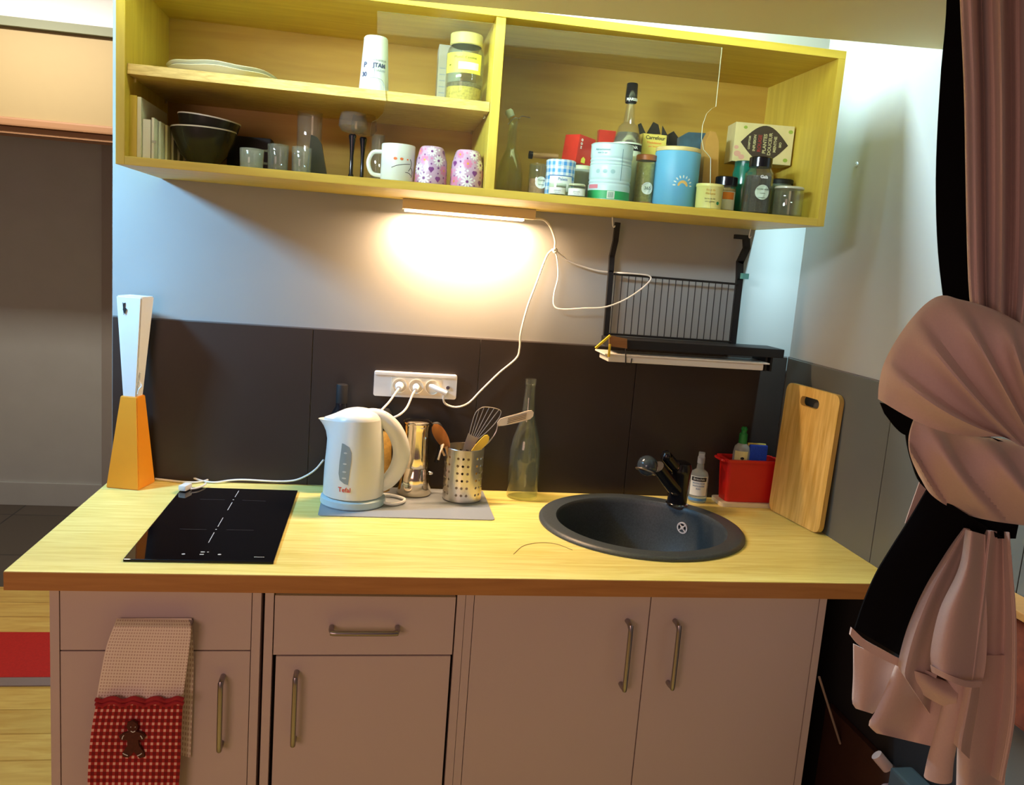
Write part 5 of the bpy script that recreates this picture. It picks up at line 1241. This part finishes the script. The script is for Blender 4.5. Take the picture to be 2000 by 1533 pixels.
# pepper jar
x, r, z = fit(1446, 1500, 418, 304, -.315, 1452, 1508); h = z - SB; r *= .96
t = thing('pepper_jar', 'faceted glass jar of black pepper with a black lid and round green label', 'jar', (x, -.318, SB1), rz=face_cam(x, -.315))
zl_ = h - .024
bm = new_bm(); lathe(bm, vessel([(r - .002, 0), (r, .004), (r, zl_ * .80), (r * .97, zl_ * .88), (r * .74, zl_ - .001), (r * .72, zl_ + .006)], .0018, .004), seg=12); finish('jar_glass', bm, G_ITEM, t)
bm = new_bm(); q = r - .004; lathe(bm, [(0, .0045), (q, .0045), (q, zl_ * .82), (0, zl_ * .84)], seg=12); finish('pepper', bm, mat('pepper_fill', (.06, .05, .035), .8, var=.9, scale=260, bump=.8), t)
bm = new_bm(); q = r * .80; lathe(bm, [(0, zl_ + .001), (q, zl_ + .001), (q, h - .002), (q - .002, h), (0, h)], seg=36); finish('lid', bm, M_blackg, t, True)
la = rlabel(t, r, zl_ * .46, .0175, M_green_l, th=.35, off=.0006); words((('POIVRE NOIR', .0048, zl_ * .52), ('en grains', .0036, zl_ * .44), ('CONTENANCE', .003, zl_ * .34), ('55 g', .004, zl_ * .28)), la, r, .35)
bm = text_bm('Gaïa', .010, bold=.0003); wrap(bm, r, off=.0014, th=.35, z=zl_ * .78); finish('lettering', bm, M_paper, t)
# dark lidded pot behind, clear empty jar at the far right
t, r, h = jar('dark_pot', 'low pot with a black lid behind the empty jar at the right end', 1500, 1540, 408, 348, -.235, mat('slate_pot', (.14, .17, .14), .4), None, M_black, lidh=.012, lidr=1.05)
t, r, h = jar('empty_jar', 'small empty clear jar at the far right end of the shelf', 1508, 1562, 422, 362, -.335, glass('empty_jar_glass', (.94, .97, .90), .03), None, mat('clear_lid', (.55, .56, .44), .25), lidh=.006, lidr=.98, neck=.95)
# screw and hole marks of the shelf side are left to the wood

# ------------------------------------------------------------------ towel on the left drawer handle
TX0, TX1 = TH0.x + .004, TH1.x - .002
def cloth(name, A, B, nu, nv, yf, m, t, thick=.0016, fold=None, uv=True):
    """cloth between two outlines (lists of picture points) at depth yf(u, v)"""
    def res(P, n):
        P = [Vector((p_[0], p_[1])) for p_ in P]; P = [Vector((q[0], q[1])) for q in catmull([(p_.x, p_.y, 0) for p_ in P], 8)] if len(P) > 2 else P
        L_ = [0]
        for a, b in zip(P, P[1:]): L_.append(L_[-1] + (b - a).length)
        out = []; k = 0
        for i_ in range(n + 1):
            s = L_[-1] * i_ / n
            while k < len(L_) - 2 and L_[k + 1] < s: k += 1
            f = (s - L_[k]) / max(1e-9, L_[k + 1] - L_[k]); out.append(P[k].lerp(P[k + 1], min(1, max(0, f))))
        return out
    a = res(A, nv); b = res(B, nv); bm = new_bm(); g = []
    uvl = bm.loops.layers.uv.new('uv'); UV = {}
    for j in range(nv + 1):
        row = []
        for i_ in range(nu + 1):
            u_ = i_ / nu; v_ = j / nv; p_ = a[j].lerp(b[j], u_)
            if fold: p_ = p_ + Vector(fold(u_, v_))
            w_ = at(p_.x, p_.y, 'y', yf(u_, v_)); w_.x = min(w_.x, W - .004 + .0 * w_.x)
            vt = bm.verts.new(w_); UV[vt] = (u_, v_); row.append(vt)
        g.append(row)
    for j in range(nv):
        for i_ in range(nu):
            f = bm.faces.new((g[j][i_], g[j][i_ + 1], g[j + 1][i_ + 1], g[j + 1][i_]))
            for l in f.loops: l[uvl].uv = UV[l.vert]
    if thick:
        h = []
        for j in range(nv + 1):
            row = []
            for i_ in range(nu + 1):
                v0 = g[j][i_]; vt = bm.verts.new(v0.co + Vector((0, thick, 0))); UV[vt] = UV[v0]; row.append(vt)
            h.append(row)
        nf = [bm.faces.new((h[j][i_], h[j + 1][i_], h[j + 1][i_ + 1], h[j][i_ + 1])) for j in range(nv) for i_ in range(nu)]
        ring = [(0, i_) for i_ in range(nu)] + [(j, nu) for j in range(nv)] + [(nv, i_) for i_ in range(nu, 0, -1)] + [(j, 0) for j in range(nv, 0, -1)]
        for (j0, i0), (j1, i1) in zip(ring, ring[1:] + ring[:1]): nf.append(bm.faces.new((g[j0][i0], g[j1][i1], h[j1][i1], h[j0][i0])))
        for f in nf:
            for l in f.loops: l[uvl].uv = UV[l.vert]
    return partw(name, bm, m, t, True)
tw = thing('kitchen_towel', 'waffle towel with red gingham half and gingerbread figure, hung on the left drawer', 'towel', (.25, FY - .034, .75))
yh = FY - .040
M_waf = uvmat('waffle', 'waffle', [(.92, .82, .72), (.64, .48, .40)], (30, 26))
M_gin = uvmat('red_gingham', 'gingham', [(.86, .50, .42), (.42, .02, .02), (.20, .006, .01)], (15, 16))
cloth('towel_top', [(228, 1208), (222, 1224), (208, 1262), (198, 1310), (188, 1366)], [(368, 1210), (373, 1226), (370, 1262), (364, 1310), (356, 1370)], 24, 20, lambda u_, v_: (yh - .004 * math.sin(u_ * 9 + v_ * 2) * v_) + (.030 * (1 - v_ / .08) if v_ < .08 else 0), M_waf, tw)
cloth('towel_back', [(232, 1208), (230, 1300), (225, 1440)], [(374, 1208), (378, 1300), (372, 1480)], 6, 10, lambda u_, v_: FY - .009, M_waf, tw)
yb_ = lambda u_, v_: yh - .004 - .006 * math.sin(u_ * 9 + v_ * 3) * (.4 + v_)
cloth('gingham_panel', [(188, 1372), (178, 1430), (172, 1500), (170, 1580)], [(357, 1372), (354, 1430), (352, 1490), (346, 1580)], 28, 20, yb_, M_gin, tw)
bm = new_bm()
for yy_ in (1366, 1374): tube(bm, [at(187 + k * 12.2, yy_ + 3 * math.sin(k * 1.8), 'y', yh - .010 - .004 * math.cos(k * 1.9)) for k in range(15)], .0042, seg=8, smooth=4)
partw('ruffle', bm, mat('red_ruffle', (.38, .02, .03), .9), tw, True)
# gingerbread figure sewn on
gq = lambda x_, y_: at(x_ * .2824, 1100 + y_ * .2824, 'y', yh - .0125)
M_gb = mat('gingerbread', (.085, .022, .010), .95, var=.4, scale=200, bump=.4)
bm = new_bm(); pts = [(875, 1130), (880, 1105), (915, 1092), (945, 1108), (952, 1140), (940, 1165), (985, 1180), (1005, 1200), (995, 1225), (955, 1222), (960, 1260), (995, 1310), (1000, 1340), (965, 1350), (925, 1305), (890, 1345), (850, 1340), (845, 1315), (880, 1265), (878, 1225), (840, 1225), (822, 1200), (845, 1182), (890, 1168)]
v1 = [gq(*p_) for p_ in pts]; A_ = [bm.verts.new(v) for v in v1]; B_ = [bm.verts.new(v + Vector((0, .006, 0))) for v in v1]
bm.faces.new(A_); bm.faces.new(B_[::-1])
for i_ in range(len(A_)): bm.faces.new((A_[i_], A_[(i_ + 1) % len(A_)], B_[(i_ + 1) % len(A_)], B_[i_]))
gb2 = partw('gingerbread_figure', bm, M_gb, tw)
for pts in ([(845, 1215), (850, 1198), (858, 1188)], [(985, 1212), (978, 1198), (972, 1190)], [(850, 1312), (870, 1322), (885, 1328)], [(950, 1330), (968, 1322), (982, 1312)], [(905, 1158), (920, 1166), (936, 1158)], [(903, 1130), (908, 1131)], [(934, 1130), (939, 1131)]):
    bm = new_bm(); tube(bm, [gq(*p_) - Vector((0, .001, 0)) for p_ in pts], .0009, seg=6, smooth=3); finish('icing', rel(bm, gb2), M_paper, gb2)

# ------------------------------------------------------------------ rug on the floor at the left
r0 = at(50, 1237, 'z', 0).y; r1 = at(50, 1325, 'z', 0).y; r2 = at(50, 1341, 'z', 0).y
rg = thing('floor_rug', 'red felt rug with a grey border on the wooden floor at the left', 'rug', (-.7, (r0 + r1) / 2, 0))
partw('red_field', bx(-1.6, .05, r1, r0, .0005, .006, bev=.001), mat('red_felt', (.58, .02, .012), .95, var=.2, scale=120, bump=.3), rg)
partw('grey_border', bx(-1.6, .05, r2, r1 - .0005, .0005, .005, bev=.001), mat('grey_felt', (.30, .22, .18), .95), rg)

# ------------------------------------------------------------------ curtain
YC = -1.10
cu = thing('curtain', 'pink curtain with black lining tied in a big knot at the right edge', 'curtain', (1.72, YC, 0))
def fold_y(n, amp, base=YC, ph=0.0, sharp=1.0):
    return lambda u_, v_: base - amp * (math.sin(u_ * n * 2 * PI + ph + .5 * math.sin(v_ * 3)) + .35 * math.sin(u_ * n * 4.6 * PI + 1.7 + ph)) * (1 - .3 * v_)
# hanging upper part: folds close up towards the knot
cloth('drape', [(1868, -260), (1876, 0), (1884, 180), (1888, 400), (1893, 560), (1905, 680)], [(2040, -260), (2036, 0), (2034, 250), (2030, 450), (2020, 600), (2000, 700)], 64, 28, fold_y(2.6, .045, YC + .01), M_curtain, cu)
cloth('lining_strip', [(1852, -260), (1850, 0), (1838, 150), (1829, 330), (1832, 480), (1845, 600)], [(1900, -260), (1896, 0), (1900, 300), (1905, 500), (1910, 620)], 8, 24, lambda u_, v_: YC + .052, M_blackcloth, cu)
# knot: upper sling. fan from the outer arc to the node
def bulge(base, amp, folds, famp, ph=0.0):
    def f(u_, v_):
        s = math.sin(PI * min(1, max(0, u_))) ** .7 * amp
        c = (v_ * folds + ph) % 1.0
        ridge = math.sin(PI * c ** 3.0) * famp * math.sin(PI * (.15 + .85 * (1 - u_))) 
        return base - s - ridge
    return f
node = (1988, 872)
# v runs along the outer arc from its lower left tip up and over; u runs to the node
arc = [(1717, 780), (1719, 750), (1728, 712), (1748, 672), (1778, 628), (1812, 592), (1842, 577), (1872, 584), (1905, 592), (1950, 608), (2010, 640)]
ndl = [(1962, 852), (1972, 856), (1980, 862), (1988, 868), (1998, 872), (2006, 872), (2012, 870), (2016, 866), (2020, 860), (2026, 850), (2036, 830)]
def fan_fold(u_, v_): return (0, 26 * math.sin(PI * u_) * (1 - v_ * 1.6))
cloth('knot_sling', arc, ndl, 36, 60, bulge(YC - .035, .055, 4.2, .036, .15), M_curtain, cu, thick=.003, fold=fan_fold)
# the black lining showing below the sling's edge
cloth('lining_edge', [(1719, 786), (1800, 806), (1880, 834), (1960, 862)], [(1728, 808), (1752, 838), (1775, 852), (1830, 860)], 10, 20, lambda u_, v_: YC - .018 - .01 * v_, M_blackcloth, cu)
# lower loop of the knot
cloth('knot_loop', [(1792, 806), (1850, 828), (1905, 852), (1965, 858), (2030, 880)], [(1797, 930), (1822, 968), (1870, 998), (1930, 1016), (2030, 1030)], 40, 44, lambda u_, v_: YC - .018 - .055 * math.sin(PI * u_) ** .8 - .028 * math.sin(PI * ((v_ * 2.2 - u_ * 1.3 + 1.6) % 1.0) ** 2.8), M_curtain, cu, thick=.003, fold=lambda u_, v_: (-18 * math.sin(PI * u_) * (1 - v_) ** 2, 0))
cloth('lining_loop', [(1770, 812), (1772, 860), (1783, 905), (1800, 945), (1840, 975), (1900, 1000), (1990, 1022)], [(1800, 812), (1800, 870), (1812, 925), (1830, 960), (1880, 1034), (1930, 1050), (1984, 1052)], 8, 30, lambda u_, v_: YC - .008, M_blackcloth, cu, thick=.004)
# strip of pale curtain peeping out on the left
cloth('pale_edge', [(1802, 925), (1786, 970), (1772, 1010), (1768, 1022)], [(1816, 945), (1806, 975), (1796, 1000), (1790, 1012)], 4, 8, lambda u_, v_: YC + .01, M_curtain, cu)
# black lining fan sweeping down left
cloth('lining_fan', [(1812, 955), (1780, 1010), (1745, 1065), (1712, 1120), (1688, 1175), (1670, 1228)], [(1960, 1050), (1895, 1052), (1862, 1100), (1828, 1155), (1795, 1220), (1765, 1285)], 20, 30, lambda u_, v_: YC - .012 - .022 * math.sin(u_ * PI) * (1 - .4 * v_), M_blackcloth, cu, thick=.003)
cloth('hem_band', [(1664, 1226), (1690, 1250), (1722, 1268), (1760, 1288), (1830, 1318)], [(1661, 1240), (1680, 1262), (1718, 1284), (1756, 1302), (1828, 1328)], 4, 24, lambda u_, v_: YC - .034 - .010 * v_, M_curtain, cu, thick=.004)
# main front tail with deep folds
cloth('front_tail', [(1882, 1032), (1850, 1080), (1808, 1150), (1775, 1225), (1757, 1290), (1758, 1308)], [(1972, 1040), (1978, 1110), (1985, 1200), (1986, 1290), (1982, 1400), (1960, 1520)], 56, 36, lambda u_, v_: YC - .016 - .020 * v_ - (.018 + .012 * v_) * (math.sin(u_ * 4.2 * PI + .3) + .3 * math.sin(u_ * 11 * PI)), M_curtain, cu, thick=.003, fold=lambda u_, v_: (0, 34 * math.sin(PI * u_ * .9) * v_))
# front flap that ends in a hem
cloth('front_flap', [(1888, 1035), (1875, 1110), (1838, 1190), (1820, 1270), (1822, 1310)], [(1925, 1045), (1925, 1130), (1928, 1220), (1926, 1290), (1918, 1338)], 24, 28, lambda u_, v_: YC - .058 - .020 * v_ - .022 * math.sin(u_ * PI * 1.5 + .2), M_curtain, cu, thick=.003)
cloth('flap_hem', [(1820, 1300), (1850, 1316), (1888, 1330), (1918, 1330)], [(1822, 1314), (1850, 1328), (1888, 1342), (1918, 1342)], 3, 16, lambda u_, v_: YC - .086 - .016 * math.sin(v_ * PI * 1.3), M_curtain, cu, thick=.004)
# right-hand long tail to the floor side
cloth('long_tail', [(1888, 1280), (1880, 1350), (1872, 1450), (1868, 1640)], [(1978, 1280), (1976, 1380), (1966, 1480), (1955, 1640)], 24, 16, lambda u_, v_: YC - .020 - .016 * math.sin(u_ * PI * 1.6 + .3), M_curtain, cu, thick=.003)
# rolled tail, a closed tube of cloth
bm = new_bm(); tube(bm, [at(1868, 1315, 'y', YC - .035), at(1862, 1370, 'y', YC - .04), at(1850, 1430, 'y', YC - .04), at(1838, 1480, 'y', YC - .04), at(1832, 1520, 'y', YC - .04)], lambda q: .0145 + .008 * q, seg=18, flat=.7); partw('rolled_tail', bm, M_curtain, cu, True)
# left hem panels
cloth('left_panel', [(1668, 1258), (1668, 1320), (1666, 1370), (1672, 1384)], [(1748, 1296), (1738, 1340), (1720, 1378), (1704, 1394)], 16, 14, lambda u_, v_: YC - .004 - .012 * math.sin(u_ * PI * 1.2), M_curtain, cu, thick=.003)
cloth('lower_panel', [(1752, 1296), (1735, 1340), (1712, 1390), (1698, 1416), (1712, 1432)], [(1868, 1340), (1862, 1380), (1850, 1420), (1835, 1445), (1822, 1458)], 30, 16, lambda u_, v_: YC - .018 - .016 * math.sin(u_ * PI * 2.2 + .6), M_curtain, cu, thick=.003)
cloth('middle_flap', [(1757, 1300), (1775, 1330), (1800, 1355), (1840, 1378), (1866, 1385)], [(1830, 1325), (1845, 1330), (1855, 1335), (1865, 1340), (1872, 1345)], 14, 14, lambda u_, v_: YC - .040 - .014 * math.sin(u_ * PI), M_curtain, cu, thick=.003)

# ------------------------------------------------------------------ under the worktop, right of the cabinets
tag(finish('shade_sheet', bx(1.836, 1.852, -1.0, -.15, .0, .856, bev=.002), M_dark), 'tall dark sheet added as shade against the right wall under the worktop end', 'board')  # added near-black sheet in place of the shade below the worktop
tag(finish('plywood_board', bx(1.818, 1.834, -.83, -.50, .0, .52, bev=.002), mat('dark_brown', (.05, .016, .008), .7, var=.5, scale=9)), 'lower dark brown board leaning on the dark shade sheet at the right', 'board')
bm = new_bm(); tube(bm, [at(1600, 1322, 'x', 1.702), (at(1600, 1322, 'x', 1.702) + at(1641, 1452, 'x', 1.816)) / 2, at(1641, 1452, 'x', 1.816)], .0028, seg=8); tag(finish('thin_stick', bm, mat('stick_grey', (.32, .24, .20), .7), None, True), 'thin grey-brown stick leaning in the gap right of the sink cabinet', 'stick')
pg = thing('hanging_plug', 'pale plug on a curled white cord hanging under the curtain hem', 'plug', at(1718, 1480, 'y', -.77), group=None)
bm = new_bm(); tube(bm, [at(1712, 1474, 'y', -.77), at(1722, 1486, 'y', -.775), at(1734, 1500, 'y', -.78)], .0125, seg=14); partw('plug_body', bm, mat('dusty_pink_plastic', (.62, .46, .42), .5), pg, True)
bm = new_bm(); tube(bm, [at(1730, 1495, 'y', -.78), at(1742, 1506, 'y', -.78), at(1747, 1520, 'y', -.78), at(1738, 1532, 'y', -.78), at(1722, 1538, 'y', -.78), at(1710, 1580, 'y', -.78)], .0035, seg=8); partw('cable', bm, mat('dusty_pink_plastic', (1, 1, 1)), pg, True)
a = at(1780, 1450, 'y', -.70); b = at(1875, 1450, 'y', -.70)
bm = new_bm(); box(bm, 1.765, 1.815, -.99, -.84, 0, .57, bev=.006); tag(finish('grey_bin', bm, mat('slate_blue', (.05, .075, .085), .6)), 'blue-grey bin on the floor behind the curtain tails', 'bin')
q = at(1990, 1165, 'x', W - .02)
wbn = thing('wall_ledge', 'wooden ledge with an orange-brown cloth at the far right edge, behind the curtain', 'ledge', (W - .04, q.y, q.z - .1))
partw('ledge_top', bx(W - .075, W - .011, -1.42, q.y + .035, q.z - .014, q.z, bev=.002), M_counteredge, wbn)
partw('orange_cloth', bx(W - .065, W - .011, -1.42, q.y + .02, q.z - .20, q.z - .0145, bev=.006), mat('rust_cloth', (.16, .03, .008), .9, var=.9, scale=40), wbn)

# fine thread lying on the worktop before the sink
th_ = new_bm(); tube(th_, [at(x_, y_, 'z', CZ + .0008) for x_, y_ in ((1003, 1082), (1022, 1066), (1052, 1060), (1085, 1062), (1118, 1074))], .0006, seg=6)
tag(finish('thread', th_, mat('thread_brown', (.35, .25, .10), .8), None, True), 'fine curved thread lying on the worktop left of the sink', 'thread')
